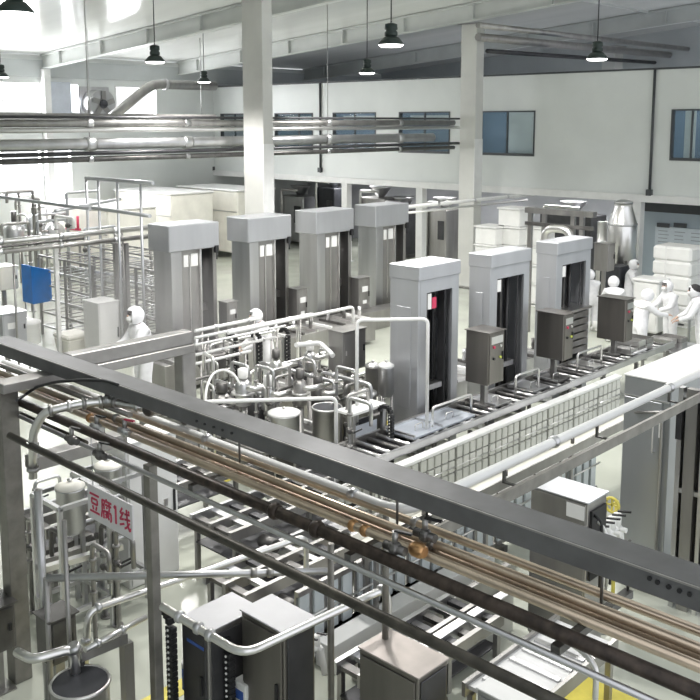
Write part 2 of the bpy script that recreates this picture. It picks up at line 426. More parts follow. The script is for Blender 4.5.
# far right: three high pipes past the partition
def far_pipe(p0, p1, zz, r, m, lab):
    a = W(*p0, z=zz); b = W(p1[0], p1[1], x=a.x); b = V((b.x, min(b.y, 40.9), b.z))
    solo('overhead_pipe', MB().tube([a, b], r, 8), m, lab, 'pipe', 'high pipes at the far right')
far_pipe((478, 25), (695, 50), 9.1, .10, 'steel_dull', 'topmost dark pipe high right above the white partition')
far_pipe((478, 37), (695, 58), 8.85, .14, 'frame_light', 'thick grey pipe in the middle, high right above the partition')
far_pipe((487, 51), (688, 66), 8.5, .08, 'charcoal', 'lowest dark pipe high right above the white partition')

# =================================================================== REAR ROW OF LIFT PRESSES
def rear_press(y0, label, w=1.55):
    X1, X0 = -18.5, -19.35; z1 = 3.5
    t = thing('lift_press', label, 'press machine', (X0, y0, 0), 'rear row of lift presses')
    part('head_box', MB().box((X0-.02, y0, 2.85), (X1+.02, y0+w, z1), .02), 'steel_pale', t)
    part('side_frame', MB().box((X0+.05, y0+.1, .1), (X1-.05, y0+.42, 2.85), .01), 'steel', t)
    part('side_frame', MB().box((X0+.05, y0+w-.17, .1), (X1-.05, y0+w-.05, 2.85), .01), 'steel_dull', t)
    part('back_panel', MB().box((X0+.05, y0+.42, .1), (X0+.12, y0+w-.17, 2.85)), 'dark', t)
    part('guide_panel', MB().box((X1-.22, y0+.42, .1), (X1-.15, y0+1.0, 2.84)), 'steel_dull', t)
    part('guide_rail', MB().box((X1-.15, y0+.70, .6), (X1-.12, y0+.73, 2.7)), 'steel_bright', t)
    part('guide_rail', MB().box((X1-.15, y0+1.0, .1), (X1-.08, y0+1.05, 2.84)), 'steel_bright', t)
    part('label_plate', MB().box((X1-.15, y0+.54, 2.42), (X1-.135, y0+.68, 2.72)), 'white', t, 'white label plate')
    part('label_plate', MB().box((X1-.15, y0+.76, 2.42), (X1-.135, y0+.98, 2.74)), 'white', t, 'white label plate')
    part('cylinder_rod', MB().cyl((X1-.55, y0+1.2, .9), (X1-.55, y0+1.2, 2.84), .05, 10), 'steel_bright', t)
    part('crosshead', MB().box((X1-.7, y0+1.06, 1.2), (X1-.3, y0+w-.18, 1.4)), 'steel_dark', t)
    part('limit_switch', MB().box((X1, y0+w-.16, 2.72), (X1+.06, y0+w-.06, 2.9)).cyl((X1+.03, y0+w-.1, 2.55), (X1+.03, y0+w-.1, 2.72), .02, 6), 'black', t)
    for yy in (y0+.2, y0+w-.11): part('foot', MB().box((X0, yy-.12, 0), (X1, yy+.12, .1)), 'steel_dull', t)
    return t
P0 = rear_press(13.1, 'tall steel lift press, leftmost of the rear row, beside the standing worker')
P1 = dup(P0, (-19.35, 15.6, 0), 'tall steel lift press in front of the near pale column')
P2 = dup(P0, (-19.35, 18.1, 0), 'tall steel lift press, third in the rear row, just right of the column')
P3 = dup(P0, (-19.35, 20.6, 0), 'tall steel lift press at the right end of the rear row')
# machine plinth under rear row
solo('press_conveyor', MB().box((-18.2, 12.9, 0.0), (-17.6, 22.2, .55), .01), 'steel_dull', 'long low steel conveyor bed in front of the rear row of presses', 'conveyor')
def panel_box(name, a, b, zleg, m, label, group=None, cat='control box', labels=(), knobs=0, leg_m='steel_dull', face='x'):
    """floor-standing control box on a post: door on +X, small plates and buttons"""
    cx, cy = (a[0]+b[0])/2, (a[1]+b[1])/2
    t = thing(name, label, cat, (cx, cy, zleg), group)
    part('housing', MB().box(a, b, .012), m, t)
    w, h = b[1]-a[1], b[2]-a[2]
    d = part('door', MB().box((b[0], a[1]+.03, a[2]+.03), (b[0]+.015, b[1]-.03, b[2]-.03), .004), m, t)
    part('handle', MB().box((b[0]+.015, b[1]-.09, a[2]+h*.45), (b[0]+.035, b[1]-.06, a[2]+h*.6)), 'black', d)
    for (u, v, su, sv, mm) in labels:
        part('label_plate', MB().box((b[0]+.015, a[1]+u*w, a[2]+v*h), (b[0]+.02, a[1]+(u+su)*w, a[2]+(v+sv)*h)), mm, t)
    for k in range(knobs):
        part('button', MB().cyl((b[0]+.015, a[1]+w*(.3+.4*(k % 2)), a[2]+h*(.72-.22*(k//2))), (b[0]+.04, a[1]+w*(.3+.4*(k % 2)), a[2]+h*(.72-.22*(k//2))), .025, 10), ('red', 'steel_bright', 'black', 'green')[k % 4], t)
    part('roof_lip', MB().box((a[0]-.02, a[1]-.02, b[2]), (b[0]+.03, b[1]+.02, b[2]+.015)), m, t)
    if a[2]-zleg > .05:
        part('post', MB().box((cx-.05, cy-.05, zleg+.02), (cx+.05, cy+.05, a[2])).box((cx-.14, cy-.14, zleg), (cx+.14, cy+.14, zleg+.02)), leg_m, t)
    return t
for (px, py, ph), lab in (((222, 303, 30), 'grey control box with white plate between the two leftmost rear presses'),
                          ((292, 290, 34), 'grey control box with two white plates left of the third rear press'),
                          ((354, 279, 34), 'grey control box with two white plates left of the last rear press')):
    x1 = -18.1; p = W(px+5, py, x=x1); q = W(px+16, py+ph, x=x1); zb = W(px+5, py+ph, x=x1).z
    panel_box('control_box', (x1-.35, p.y, zb), (x1, q.y, p.z), 0, 'steel_dull', lab, 'control boxes along the rear presses', labels=((.25, .6, .5, .16, 'white'), (.3, .25, .35, .1, 'white')))
# pale cabinet left of the first rear press
p = W(98, 304, x=-19.6); q = W(121, 350, x=-19.6)
panel_box('pale_cabinet', (-20.3, p.y, 0), (-19.6, q.y, p.z), 0, 'white', 'pale rounded cabinet left of the standing worker', cat='cabinet')

# =================================================================== FRONT ROW OF LIFT PRESSES
def front_press(X0, X1, y0, y1, label, sticker=False, trays=False):
    t = thing('lift_press', label, 'press machine', (X0, y0, 0), 'front row of lift presses')
    z1 = 3.5
    part('head_box', MB().box((X0-.015, y0-.015, z1-.26), (X1+.03, y1+.015, z1), .012), 'steel_pale', t)
    sp = part('side_panel', MB().box((X0, y0, .05), (X1, y0+.06, z1-.26), .006), 'steel_pale', t)
    part('access_door', MB().box((X0+.18, y0-.012, .9), (X1-.16, y0, 2.75), .004), 'steel_pale', sp)
    part('side_panel', MB().box((X0, y1-.06, .05), (X1, y1, z1-.26), .006), 'steel_pale', t)
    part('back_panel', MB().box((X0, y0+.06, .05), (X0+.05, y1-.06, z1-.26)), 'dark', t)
    part('front_stile', MB().box((X1-.05, y0+.06, .05), (X1, y0+.24, z1-.26)), 'steel_pale', t)
    part('front_stile', MB().box((X1-.05, y1-.2, .05), (X1, y1-.06, z1-.26)), 'steel_pale', t)
    part('front_header', MB().box((X1-.05, y0+.24, z1-.5), (X1, y1-.2, z1-.26)), 'steel_pale', t)
    part('inner_panel', MB().box((X0+.4, y1-.3, .3), (X1-.1, y1-.26, z1-.5)), 'charcoal', t)
    for k, yy in enumerate((.5, .68, .9)):
        part('guide_rail', MB().box((X0+.2, y0+yy, .4), (X0+.27, y0+yy+.07, z1-.3)), ('steel_dull', 'steel_dark', 'steel_dull')[k], t)
    part('lift_chain', MB().cyl((X0+.33, y0+.82, .4), (X0+.33, y0+.82, z1-.3), .03, 8), 'black', t)
    part('crosshead', MB().box((X0+.15, y0+.3, 1.15), (X1-.12, y1-.32, 1.25)), 'steel', t)
    if sticker:
        part('warning_sticker', MB().box((X1-.3, y1-.312, 2.65), (X1-.29, y1-.30, 2.8)), 'red', t)
        s = MB().box((X1, y0+.26, 2.7), (X1+.01, y0+.36, 2.98))
        part('notice_plate', s, 'white', t); part('warning_sticker', MB().box((X1, y0+.38, 2.7), (X1+.012, y0+.5, 2.9)), 'red', t, 'pinkish red sticker')
    else:
        part('notice_plate', MB().box((X1, y0+.24, 2.75), (X1+.01, y0+.36, 2.98)), 'white', t)
    if trays:
        part('shelf_lip', MB().box((X0+.1, y0+.28, 1.95), (X1+.12, y1-.1, 2.0)), 'steel_bright', t)
        for k in range(6):
            part('tray', MB().box((X1-.5, y0+.3, 1.0+k*.155), (X1+.06, y1-.12, 1.12+k*.155), .01), 'steel_dull', t)
    return t
front_press(-10.75, -10.10, 12.38, 13.56, 'steel lift press with a red sticker, leftmost of the front row', sticker=True)
front_press(-10.52, -10.03, 14.45, 15.82, 'steel lift press in the middle of the front row')
front_press(-10.52, -10.03, 16.85, 18.28, 'steel lift press holding stacked trays, right end of the front row', trays=True)
def front_box(pl, pc, pr, pyt, pyb, label):
    x1 = -9.22; a = W(pc, pyt, x=x1); b = W(pr, pyt-2, x=x1); zb = W(pc, pyb, x=x1).z
    xl = W(pl, pyt-4, y=a.y).x
    panel_box('control_box', (xl, a.y, zb), (x1, b.y, a.z), .9, 'steel_brown', label, 'control boxes along the front conveyor', knobs=4, labels=((.15, .78, .7, .14, 'steel_bright'),))
front_box(466, 488.6, 504.6, 334, 386, 'steel control box before the middle front press')
front_box(537, 564, 574, 315.5, 361, 'steel control box before the press holding stacked trays')
front_box(598, 626, 634, 300.5, 342, 'steel control box beside the gathered workers')

# front conveyor
t = thing('conveyor', 'long steel conveyor running past the front presses to the workers', 'conveyor', (-9.5, 15, 0))
CY0, CY1 = 9.2, 20.6
part('side_rail', MB().box((-9.12, CY0, .78), (-9.05, CY1, .90)), 'steel', t)
part('side_rail', MB().box((-9.92, CY0, .72), (-9.86, CY1, .92)), 'steel_dull', t)
part('bed', MB().box((-9.86, CY0, .74), (-9.12, CY1, .80)), 'charcoal', t)
for k in range(46):
    y = CY0+.15+k*.245
    part('roller', MB().cyl((-9.86, y, .84), (-9.12, y, .84), .04, 8), 'steel_bright' if k % 3 else 'steel_dark', t)
for k in range(8):
    y = CY0+.3+k*1.55
    for x in (-9.88, -9.1): part('leg', MB().box((x-.03, y-.03, 0), (x+.03, y+.03, .72)), 'steel_dull', t)
# plates and trays lying on the conveyor
for i, (px, py, sx, sy, m, lab) in enumerate((
        (419, 431, .62, .75, 'plate_blue', 'pale bluish square press plate nearest on the front conveyor'),
        (451, 420, .62, .95, 'plate_blue', 'pale bluish press plate second along the front conveyor'),
        (497, 403, .6, .55, 'steel_bright', 'bright steel tray below the first control box'),
        (525, 386, .6, .6, 'steel', 'grey steel tray below the middle front press'),
        (550, 378, .55, .5, 'steel_dark', 'dark steel tray left of the second control box foot'),
        (600, 368, .6, .5, 'steel_bright', 'bright tray on the conveyor below the third control box'),
        (640, 352, .6, .7, 'belt', 'white cloth tray towards the far end of the conveyor'))):
    p = W(px, py, z=.9); x = -9.49
    t = thing('press_plate', lab, 'tray', (x, p.y, .885), 'plates on the front conveyor')
    part('plate', MB().box((x-sx/2, p.y-sy/2, .885), (x+sx/2, p.y+sy/2, .93), .008), m, t)
    part('rim', MB().box((x-sx/2, p.y-sy/2, .93), (x-sx/2+.03, p.y+sy/2, .96)).box((x-sx/2+.03, p.y-sy/2, .93), (x+sx/2, p.y-sy/2+.03, .96)), 'steel', t)
    part('grip', MB().tube(rounded([(x+.1, p.y-.1, .93), (x+.1, p.y-.1, 1.03), (x+.1, p.y+.1, 1.03), (x+.1, p.y+.1, .93)], .04), .012, 6), 'steel_bright', t)
for (px, py, ylen, lab) in ((440, 392, .9, 'bent bright guard rail standing before the first front press'), (583, 340, .8, 'bent bright guard rail left of the third control box'), (522, 361, .6, 'low bent guard rail between the first two control boxes')):
    x = -9.3; p = W(px, py, x=x); p.z = .93+(p.z-.93)*.6
    solo('guard_rail', MB().tube(rounded([(x, p.y-.2, .93), (x, p.y-.2, p.z), (x, p.y+ylen, p.z), (x, p.y+ylen, .93)], .08), .022, 8), 'steel_bright', lab, 'guard rail', 'guard rails on the conveyor')
# stacked steel moulds at the far end of conveyor
for i in range(5):
    for k in range(2):
        y = 18.9+i*.38; x = -9.2 if i < 3 else -9.45
        if i == 0 and k > 0: continue
        t = thing('mould_frame', 'empty steel mould frame in the piles by the workers', 'mould', (x-.1+.1*(i-3), y+1.0, .60+.12*k) if i > 2 else (x-.3, y, .885+.12*k), 'mould frames piled by the workers')
        cx, cy, cz = t.location
        b = MB(); w, d = .28, .16
        b.box((cx-w, cy-d, cz), (cx+w, cy-d+.02, cz+.115)); b.box((cx-w, cy+d-.02, cz), (cx+w, cy+d, cz+.115))
        b.box((cx-w, cy-d+.02, cz), (cx-w+.02, cy+d-.02, cz+.115)); b.box((cx+w-.02, cy-d+.02, cz), (cx+w, cy+d-.02, cz+.115))
        part('frame', b, 'steel_dull' if (i+k) % 2 else 'steel_bright', t)
        part('mesh_floor', MB().box((cx-w+.02, cy-d+.02, cz+.01), (cx+w-.02, cy+d-.02, cz+.02)), 'steel_bright', t)
t = thing('end_table', 'low steel table at the far conveyor end', 'table', (-9.4, 21.6, 0))
part('tabletop', MB().box((-9.95, 20.7, .55), (-8.85, 22.0, .60)), 'steel', t)
for x in (-9.9, -8.9):
    for y in (20.75, 21.95): part('leg', MB().box((x-.03, y-.03, 0), (x+.03, y+.03, .55)), 'steel_dull', t)

# row of white moulded panels in front of conveyor
NP = 9; Y0p, Y1p = 9.0, 17.55; st = (Y1p-Y0p)/NP
pnames = ['ninth', 'eighth', 'seventh', 'sixth', 'fifth', 'fourth', 'third', 'second', 'first']
for i in range(NP):
    y0 = Y0p+i*st+.015; y1 = Y0p+(i+1)*st-.015
    lab = 'white gridded side panel below the front conveyor, %s from its far right end' % pnames[i]
    t = thing('side_panel', lab, 'panel', (-8.8, y0, 0), 'gridded panels below the conveyor')
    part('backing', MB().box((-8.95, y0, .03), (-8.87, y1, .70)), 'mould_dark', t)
    b = MB()
    nx, nz = 5, 3
    for a in range(nx):
        for c in range(nz):
            w = (y1-y0)/nx; h = .64/nz
            b.box((-8.87, y0+a*w+.018, .05+c*h+.012), (-8.825, y0+(a+1)*w-.018, .05+(c+1)*h-.012), .01)
    part('cell_face', b, 'mould', t)
    part('top_rail', MB().box((-8.97, y0-.012, .70), (-8.80, y1+.012, .76), .01), 'white', t)
    part('tie_rod', MB().cyl((-8.81, y0, .36), (-8.81, y1, .36), .012, 6), 'steel_bright', t)
# second, nearer row of frosted panels on the aisle
NQ = 7; Y0q, Y1q = 6.5, 13.2; st = (Y1q-Y0q)/NQ
qn = ['nearest the bottom picture edge', 'second from its near end', 'third from its near end', 'fourth from its near end', 'behind the grey electrical cabinet', 'next to the big steel cabinet', 'farthest, half behind the big steel cabinet']
for i in range(NQ):
    y0 = Y0q+i*st+.02; y1 = Y0q+(i+1)*st-.02; x = -7.0
    t = thing('aisle_panel', 'bluish frosted panel of the aisle row, ' + qn[i], 'panel', (x, y0, 0), 'frosted panels along the aisle')
    f = MB()
    for a in range(4):
        w = (y1-y0)/4
        f.box((x-.02, y0+a*w+.03, .15), (x+.02, y0+(a+1)*w-.05, .82))
    part('pane', f, 'tint_panel', t)
    fr = MB().box((x-.03, y0, .82), (x+.03, y1, .88)).box((x-.03, y0, .09), (x+.03, y1, .15))
    for a in range(5):
        yy = y0+(y1-y0)*a/4; fr.box((x-.035, max(y0, yy-.035), .15), (x-.012, min(y1, yy+.035), .82))
    part('frame', fr, 'steel_dull', t)
    for yy in (y0+.05, y1-.13): part('foot', MB().box((x-.12, yy, 0), (x+.12, yy+.08, .09)), 'steel_dark', t)
    part('rod', MB().cyl((x+.06, y0, .55), (x+.06, y1, .55), .014, 6), 'steel_bright', t)

# cream gutter on legs, running up the aisle
p, q = W(560, 444, z=1.15), W(560, 454, z=1.15)
t = thing('cream_gutter', 'cream gutter on legs seen just below the long white pipe', 'gutter', (q.x-.2, 10, 0))
part('trough', MB().box((p.x, 7.4, 1.10), (q.x, 14.4, 1.14)), 'cream', t)
part('edge', MB().box((p.x-.03, 7.4, 1.06), (p.x, 14.4, 1.24)), 'cream', t)
part('edge', MB().box((q.x, 7.4, 1.06), (q.x+.03, 14.4, 1.2)), 'steel_dull', t)
for y in (8.6, 10.4, 12.2): part('bolt', MB().cyl((q.x-.12, y, 1.14), (q.x-.12, y, 1.22), .03, 8), 'steel_dark', t)
for y in (7.6, 9.8, 12.0, 14.2):
    for x in (p.x+.02, q.x-.02): part('leg', MB().box((x-.025, y-.025, 0), (x+.025, y+.025, 1.1)), 'steel_dull', t)

# =================================================================== BIG RIGHT CABINET
t = thing('steel_cabinet', 'big grey steel cabinet tower at the right edge, taller than its neighbours', 'cabinet', (-5, 11.5, 0))
a = W(625, 375, d=11.8); bx0 = a.x; by0 = a.y; bz = a.z
part('body', MB().box((bx0, by0, .1), (bx0+.62, by0+2.2, bz), .01), 'cabinet_grey', t)
part('lid', MB().box((bx0-.01, by0-.01, bz), (bx0+.63, by0+2.21, bz+.02), .004), 'white', t)  # added top sheet, coloured white to stand in for overhead light
part('plinth', MB().box((bx0+.04, by0+.04, 0), (bx0+.58, by0+2.16, .1)), 'steel_dark', t)
d = part('door', MB().box((bx0+.02, by0-.03, .15), (bx0+.52, by0, bz-.26), .006), 'cabinet_grey', t)
part('handle', MB().tube(rounded([(bx0+.44, by0-.03, 1.9), (bx0+.44, by0-.08, 1.9), (bx0+.44, by0-.08, 2.3), (bx0+.44, by0-.03, 2.3)], .03), .012, 6), 'steel_bright', d)
part('trim_strip', MB().box((bx0+.02, by0-.02, bz-.25), (bx0+.6, by0, bz-.235)), 'steel_bright', t)
part('lamp_strip', MB().box((bx0+.5, by0-.05, bz-.7), (bx0+.545, by0-.01, bz-.35), .005), 'white', t)
part('conduit', MB().tube(rounded([(bx0+.18, by0-.05, bz-.44), (bx0+.54, by0-.05, bz-.36), (bx0+.54, by0-.05, .4)], .05), .02, 8), 'steel_dull', t)
p = W(679, 400, y=by0-.1)
t = thing('upright_rack', 'steel upright frame with a dark gap at the right picture edge', 'frame', (p.x+.3, by0, 0))
for k, (dx, w, m) in enumerate(((0, .06, 'steel'), (.10, .14, 'steel_dull'), (.30, .05, 'steel_bright'), (.42, .2, 'steel'))):
    part('upright', MB().box((p.x+dx, by0-.12, 0), (p.x+dx+w, by0-.02, bz+.02)), m, t)
part('gap_panel', MB().box((p.x+.0, by0-.015, .1), (p.x+.62, by0+.02, bz)), 'black', t)
part('black_pad', MB().box((p.x+.0, by0-.16, bz-.62), (p.x+.07, by0-.12, bz-.25)), 'black', t)
for z in (.5, 1.5, bz-.1): part('cross_bar', MB().box((p.x+.06, by0-.1, z), (p.x+.42, by0-.04, z+.06)), 'steel', t)

# grey electrical cabinet (right of centre)
t = thing('electrical_cabinet', 'grey electrical cabinet with pale top under the cream trough', 'cabinet', (-5.05, 8.9, 0))
A, B = V((-5.42, 8.7, .14)), V((-4.70, 9.12, 1.9))
part('housing', MB().box(A, B, .01), 'steel_dull', t)
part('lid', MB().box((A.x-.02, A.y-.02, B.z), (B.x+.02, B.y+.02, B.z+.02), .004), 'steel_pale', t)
d = part('door', MB().box((A.x+.02, A.y-.015, A.z+.02), (B.x-.02, A.y, B.z-.02), .004), 'steel_dull', t)
part('notice_plate', MB().box((B.x-.25, A.y-.02, B.z-.2), (B.x-.03, A.y-.015, B.z-.04)), 'white', d)
nb = MB()
for k in range(3): nb.box((B.x-.23, A.y-.022, B.z-.09-k*.035), (B.x-.06, A.y-.02, B.z-.08-k*.035))
for k, (x, y) in enumerate(((A.x+.05, A.y+.05), (B.x-.05, A.y+.05), (A.x+.05, B.y-.05), (B.x-.05, B.y-.05))):
    part('leg', MB().box((x-.03, y-.03, 0), (x+.03, y+.03, A.z)), 'steel_dark', t)
vb = MB()
part('gland_plate', MB().box((B.x, A.y+.05, 1.0), (B.x+.03, B.y-.05, 1.8)), 'black', t)
for k in range(4): part('cable', MB().tube(rounded([(B.x+.02, A.y+.1+k*.08, 1.75-k*.1), (B.x+.12, A.y+.1+k*.08, 1.7-k*.1), (B.x+.13, A.y+.08+k*.08, .9)], .06), .016, 6), ('black', 'white_plastic', 'steel_bright', 'black')[k], t)

def valve_cluster(name, p, m, label, n=4, s=1.0, handle='black'):
    """a manifold on a stand: header tube, valve bodies, handles and a drain"""
    p = V(p); t = thing(name, label, 'valve', (p.x, p.y, 0))
    part('stand', MB().cyl((p.x, p.y, 0.02), (p.x, p.y, p.z), .025*s, 8).lathe((p.x, p.y, 0), [(.1, 0), (.1, .02)], 12), 'steel_dull', t)
    part('header', MB().tube(rounded([p+V((0, -.22*s, 0)), p+V((0, .22*s, 0)), p+V((0.02, .26*s, -.3*s))], .06), .03*s, 10), m, t)
    for k in range(n):
        y = -.18*s+.36*s*k/max(1, n-1)
        v = part('valve_body', MB().cyl(p+V((.0, y, .02*s)), p+V((0, y, .12*s)), .032*s, 10).cyl(p+V((-.08*s, y, 0)), p+V((.08*s, y, 0)), .022*s, 8), m, t)
        part('lever', MB().bar(p+V((0, y, .14*s)), p+V((.1*s, y+.03*s, .15*s)), .02*s, .012*s), handle, v)
    return t
valve_cluster('valve_manifold', W(606, 535, z=1.2), 'white_plastic', 'white valve cluster between grey cabinet and the big steel cabinet', 5, 1.5)
p = W(612, 505, z=1.35)
solo('hand_wheel', MB().tube([p+V((.09*math.cos(a), .0, .09*math.sin(a))) for a in [2*PI*i/16 for i in range(17)]], .02, 8, False).bar(p+V((-.09, 0, 0)), p+V((.09, 0, 0)), .02, .02).bar(p+V((0, 0, -.09)), p+V((0, 0, .09)), .02, .02, (1, 0, 0)).cyl(p, p+V((0, .12, 0)), .02, 8).cyl((p.x, p.y+.12, 0), (p.x, p.y+.12, p.z+.02), .025, 8), 'yellow', 'yellow hand wheel left of the big steel cabinet', 'valve wheel')

# =================================================================== PIPE RACK IN THE FOREGROUND
YR = 4.73
t = thing('pipe_rack', 'dark grey beam frame with posts across the foreground', 'steel frame', (-9, YR, 0))
part('long_beam', MB().box((-10.3, YR, 3.35), (.6, YR+.26, 3.5), .008), 'frame_grey', t)
part('beam_lip', MB().box((-10.3, YR-.012, 3.488), (.6, YR, 3.5)), 'frame_light', t)
part('post', MB().box((-9.12, 4.2, 0), (-8.94, 4.40, 3.24), .01), 'post_grey', t)
part('cross_beam', MB().box((-9.1, 4.2, 3.24), (-8.86, 6.62, 3.345), .008), 'frame_light', t)
part('cross_beam', MB().box((-9.08, YR+.27, 3.345), (-8.9, 6.62, 3.5), .008), 'frame_light', t)
part('post', MB().box((-9.08, 6.46, 2.0), (-8.9, 6.66, 3.24), .01), 'frame_light', t)
part('lower_arm', MB().box((-9.0, 4.46, 2.36), (-8.8, 5.6, 2.5), .006), 'frame_light', t)
part('post', MB().box((-6.78, 4.46, 0), (-6.685, 4.55, 2.98), .006), 'post_grey', t)
for x in (-6.0, -4.2, -2.55):
    part('pipe_bearer', MB().box((x-.03, 4.40, 2.97), (x+.03, 5.3, 3.02)), 'steel_dark', t)
    for y in (YR+.2, 5.28): part('hanger', MB().cyl((x, y, 3.02), (x, y, 3.36), .010, 6), 'steel_dark', t)
for px, py in ((650, 576), (658, 580), (669, 584.5), (680, 588.5), (690, 592)):
    p = W(px, py+2, y=YR)
    part('bolt', MB().cyl((p.x, YR-.012, p.z), (p.x, YR+.0, p.z), .014, 8), 'black', t)
for px, py in ((197, 421), (205, 424), (214, 427), (223, 430), (232, 433)):
    p = W(px, py, y=YR); part('bolt', MB().cyl((p.x, YR-.012, min(p.z, 3.47)), (p.x, YR, min(p.z, 3.47)), .012, 8), 'black', t)

def rack_pipe(px, py, z, r, m, label, xl=-10.6, xr_=-.2, clamps=(), cm='steel_dull', ends=None):
    p = W(px, py, z=z); y = p.y
    pts = ends(y, z) if ends else [(xl, y, z), (xr_, y, z)]
    return pipe('process_pipe', pts, r, m, label, 'pipes on the foreground rack', clamps=[((W(c, 500, y=y).x if False else c, y, z), (1, 0, 0)) for c in clamps], clamp_m=cm, cr=1.45, rad=.12, seg=14)
ZZ = 3.10
XP = W(455, 488, z=ZZ).x; YA = W(330, 486, z=ZZ).y
pipe('process_pipe', [(-10.6, YA, ZZ), (XP, YA, ZZ), (XP, 12.6, ZZ)], .042, 'white', 'white pipe running under the long beam, then turning away past the big right cabinet', 'pipes on the foreground rack', .22,
     clamps=[((-6.6, YA, ZZ), (1, 0, 0)), ((-4.75, YA, ZZ), (1, 0, 0)), ((XP, 7.2, ZZ), (0, 1, 0)), ((XP, 9.6, ZZ), (0, 1, 0))], cr=1.4, seg=14)
XB = W(560, 467, z=3.0).x
t = thing('support_bar', 'brownish angle bar running below the white pipe to the right frame', 'bar', (XB, 8, 2.9))
part('web', MB().box((XB-.015, YR+.3, 2.93), (XB+.015, 10.35, 3.03)), 'post_grey', t)
part('flange', MB().box((XB-.12, YR+.3, 2.92), (XB-.015, 10.35, 2.94)), 'post_grey', t)
for y in (6.4, 8.0, 9.6): part('bracket', MB().box((XP-.01, y-.015, 2.94), (XP+.01, y+.015, 3.06)).box((min(XP, XB), y-.015, 2.94), (max(XP, XB), y+.015, 2.955)), 'steel_dark', t)
rack_pipe(450, 536, 3.08, .031, 'brown', 'slim tan pipe, farthest of the three tan pipes on the rack', clamps=(-8.3, -4.1))
rack_pipe(450, 550, 3.08, .032, 'brown', 'tan pipe in the middle of the three tan pipes', clamps=(-7.8, -3.8))
rack_pipe(450, 565, 3.08, .032, 'brown', 'tan pipe with copper clamps, nearest of the three tan pipes', clamps=(-8.0, -4.4, -4.28), cm='copper')
ya, yb = W(450, 550, z=3.03).y, W(450, 567, z=3.03).y
t = thing('pipe_trough', 'long flat brown channel lying under the tan pipes', 'channel', (-5, yb, 3.02))
part('web', MB().box((-10.4, min(ya, yb), 3.022), (-.3, max(ya, yb), 3.03)), 'brown_mid', t)
part('lip', MB().box((-10.4, min(ya, yb)-.008, 3.022), (-.3, min(ya, yb), 3.04)), 'brown_mid', t)
rack_pipe(450, 586, 3.08, .045, 'rust', 'dark rusty pipe beside the brown pipes', clamps=(-5.0, -4.55), cm='rust')
rack_pipe(450, 610, 2.95, .022, 'steel', 'thin grey pipe between the rusty pipe and the lowest dark pipe')
rack_pipe(450, 650, 2.85, .036, 'dark_pipe', 'lowest dark grey pipe in front of the red lettered sign', xl=-8.72)
# extra thin pipes at left end behind post
rack_pipe(70, 392, 3.15, .03, 'steel_dull', 'short steel pipe under the beam near the left post', xl=-10.6, xr_=-7.6, clamps=(-8.2,))
rack_pipe(62, 405, 3.02, .028, 'steel_dull', 'short steel pipe below the valve run near the left post', xl=-10.6, xr_=-7.9)
rack_pipe(60, 432, 2.95, .03, 'dark_pipe', 'short dark pipe low beside the left post elbow', xl=-9.6, xr_=-7.7)
# white loop tube
p0 = W(470, 600, z=2.97); p1 = W(572, 652, z=2.97)
solo('tube_loop', MB().tube(rounded([(p0.x-1.0, p0.y, 2.97), (p1.x, p0.y, 2.97), (p1.x+.12, p0.y, 2.9), (p1.x+.12, p0.y, 2.2)], .12), .018, 8), 'steel_bright', 'thin bright tube bending down beside the lowest dark pipe', 'pipe')
# sanitary valve run with elbows at the left
pts = [W(33, 478, z=2.5), W(33, 432, z=2.98), W(44, 412, z=3.2), W(78, 404, z=3.25), W(108, 401, z=3.25), W(150, 409, z=3.25), W(172, 411, z=3.25)]
t = thing('valve_run', 'bright sanitary pipe with elbow and valves above the rack left end', 'pipe', pts[0])
part('tube', MB().tube(rounded(pts, .09), .043, 14), 'steel_bright', t)
for a, b in ((2, 3), (3, 4), (4, 5), (5, 6), (0, 1)):
    for f in (.2, .75):
        c = pts[a].lerp(pts[b], f); d = (pts[b]-pts[a]).normalized()
        part('clamp', MB().tube([c-d*.02, c+d*.02], .062, 14), 'steel_dull' if f < .5 else 'steel_bright', t)
c = pts[5]
v = part('valve_body', MB().sphere(c+V((0, 0, 0)), .075, 14), 'steel_dark', t)
part('actuator', MB().cyl(c+V((0, 0, .06)), c+V((0, 0, .2)), .04, 12), 'steel', v)
part('lever', MB().bar(c+V((-.02, 0, .12)), c+V((.3, -.02, .13)), .03, .02), 'black', v)
c = pts[4]
v = part('valve_body', MB().sphere(c, .065, 14), 'steel', t)
part('actuator', MB().cyl(c+V((0, 0, .05)), c+V((0, 0, .17)), .03, 12), 'steel_dark', v)
# smaller fittings on the rack
for i, (px, py, z, lab) in enumerate(((97, 428, 3.1, 'small steel valve on the rack above the sign'), (125, 432, 3.1, 'small red tipped valve on the rack above the sign'), (72, 440, 3.05, 'dark motor shaped fitting beside the left elbow'),
                                   (185, 420, 3.2, 'small dark clamp below the long beam left'), (425, 535, 3.17, 'dark valve on the tan pipes at centre'), (395, 548, 3.15, 'dark clamp on the rusty pipe at centre'), (100, 455, 2.95, 'dark fitting right of the left elbow'))):
    p = W(px, py, z=z); t = thing('pipe_valve', lab, 'valve', p, 'small fittings on the rack')
    m = 'steel_dark' if i in (2, 3, 4, 5, 6) else 'steel'
    v = part('body', MB().sphere(p, .05, 12).cyl(p+V((-.09, 0, 0)), p+V((.09, 0, 0)), .032, 10), m, t)
    part('bonnet', MB().cyl(p+V((0, 0, .03)), p+V((0, 0, .12)), .022, 10), 'steel_dull', t)
    part('lever', MB().bar(p+V((0, 0, .125)), p+V((.13, .02, .13)), .025, .014), 'red' if i == 1 else 'black', t)
# cable looping in front of the beam
pts = [W(17, 400, z=3.3), W(25, 395, y=4.5), W(36, 387, y=4.55), W(55, 382, y=4.6), W(80, 380, y=4.66), W(105, 380.5, y=4.69), W(118, 385, y=4.70)]
solo('cable', MB().tube(rounded(pts, .08), .016, 8), 'black', 'thick black cable drooping below the beam by the left post', 'cable')
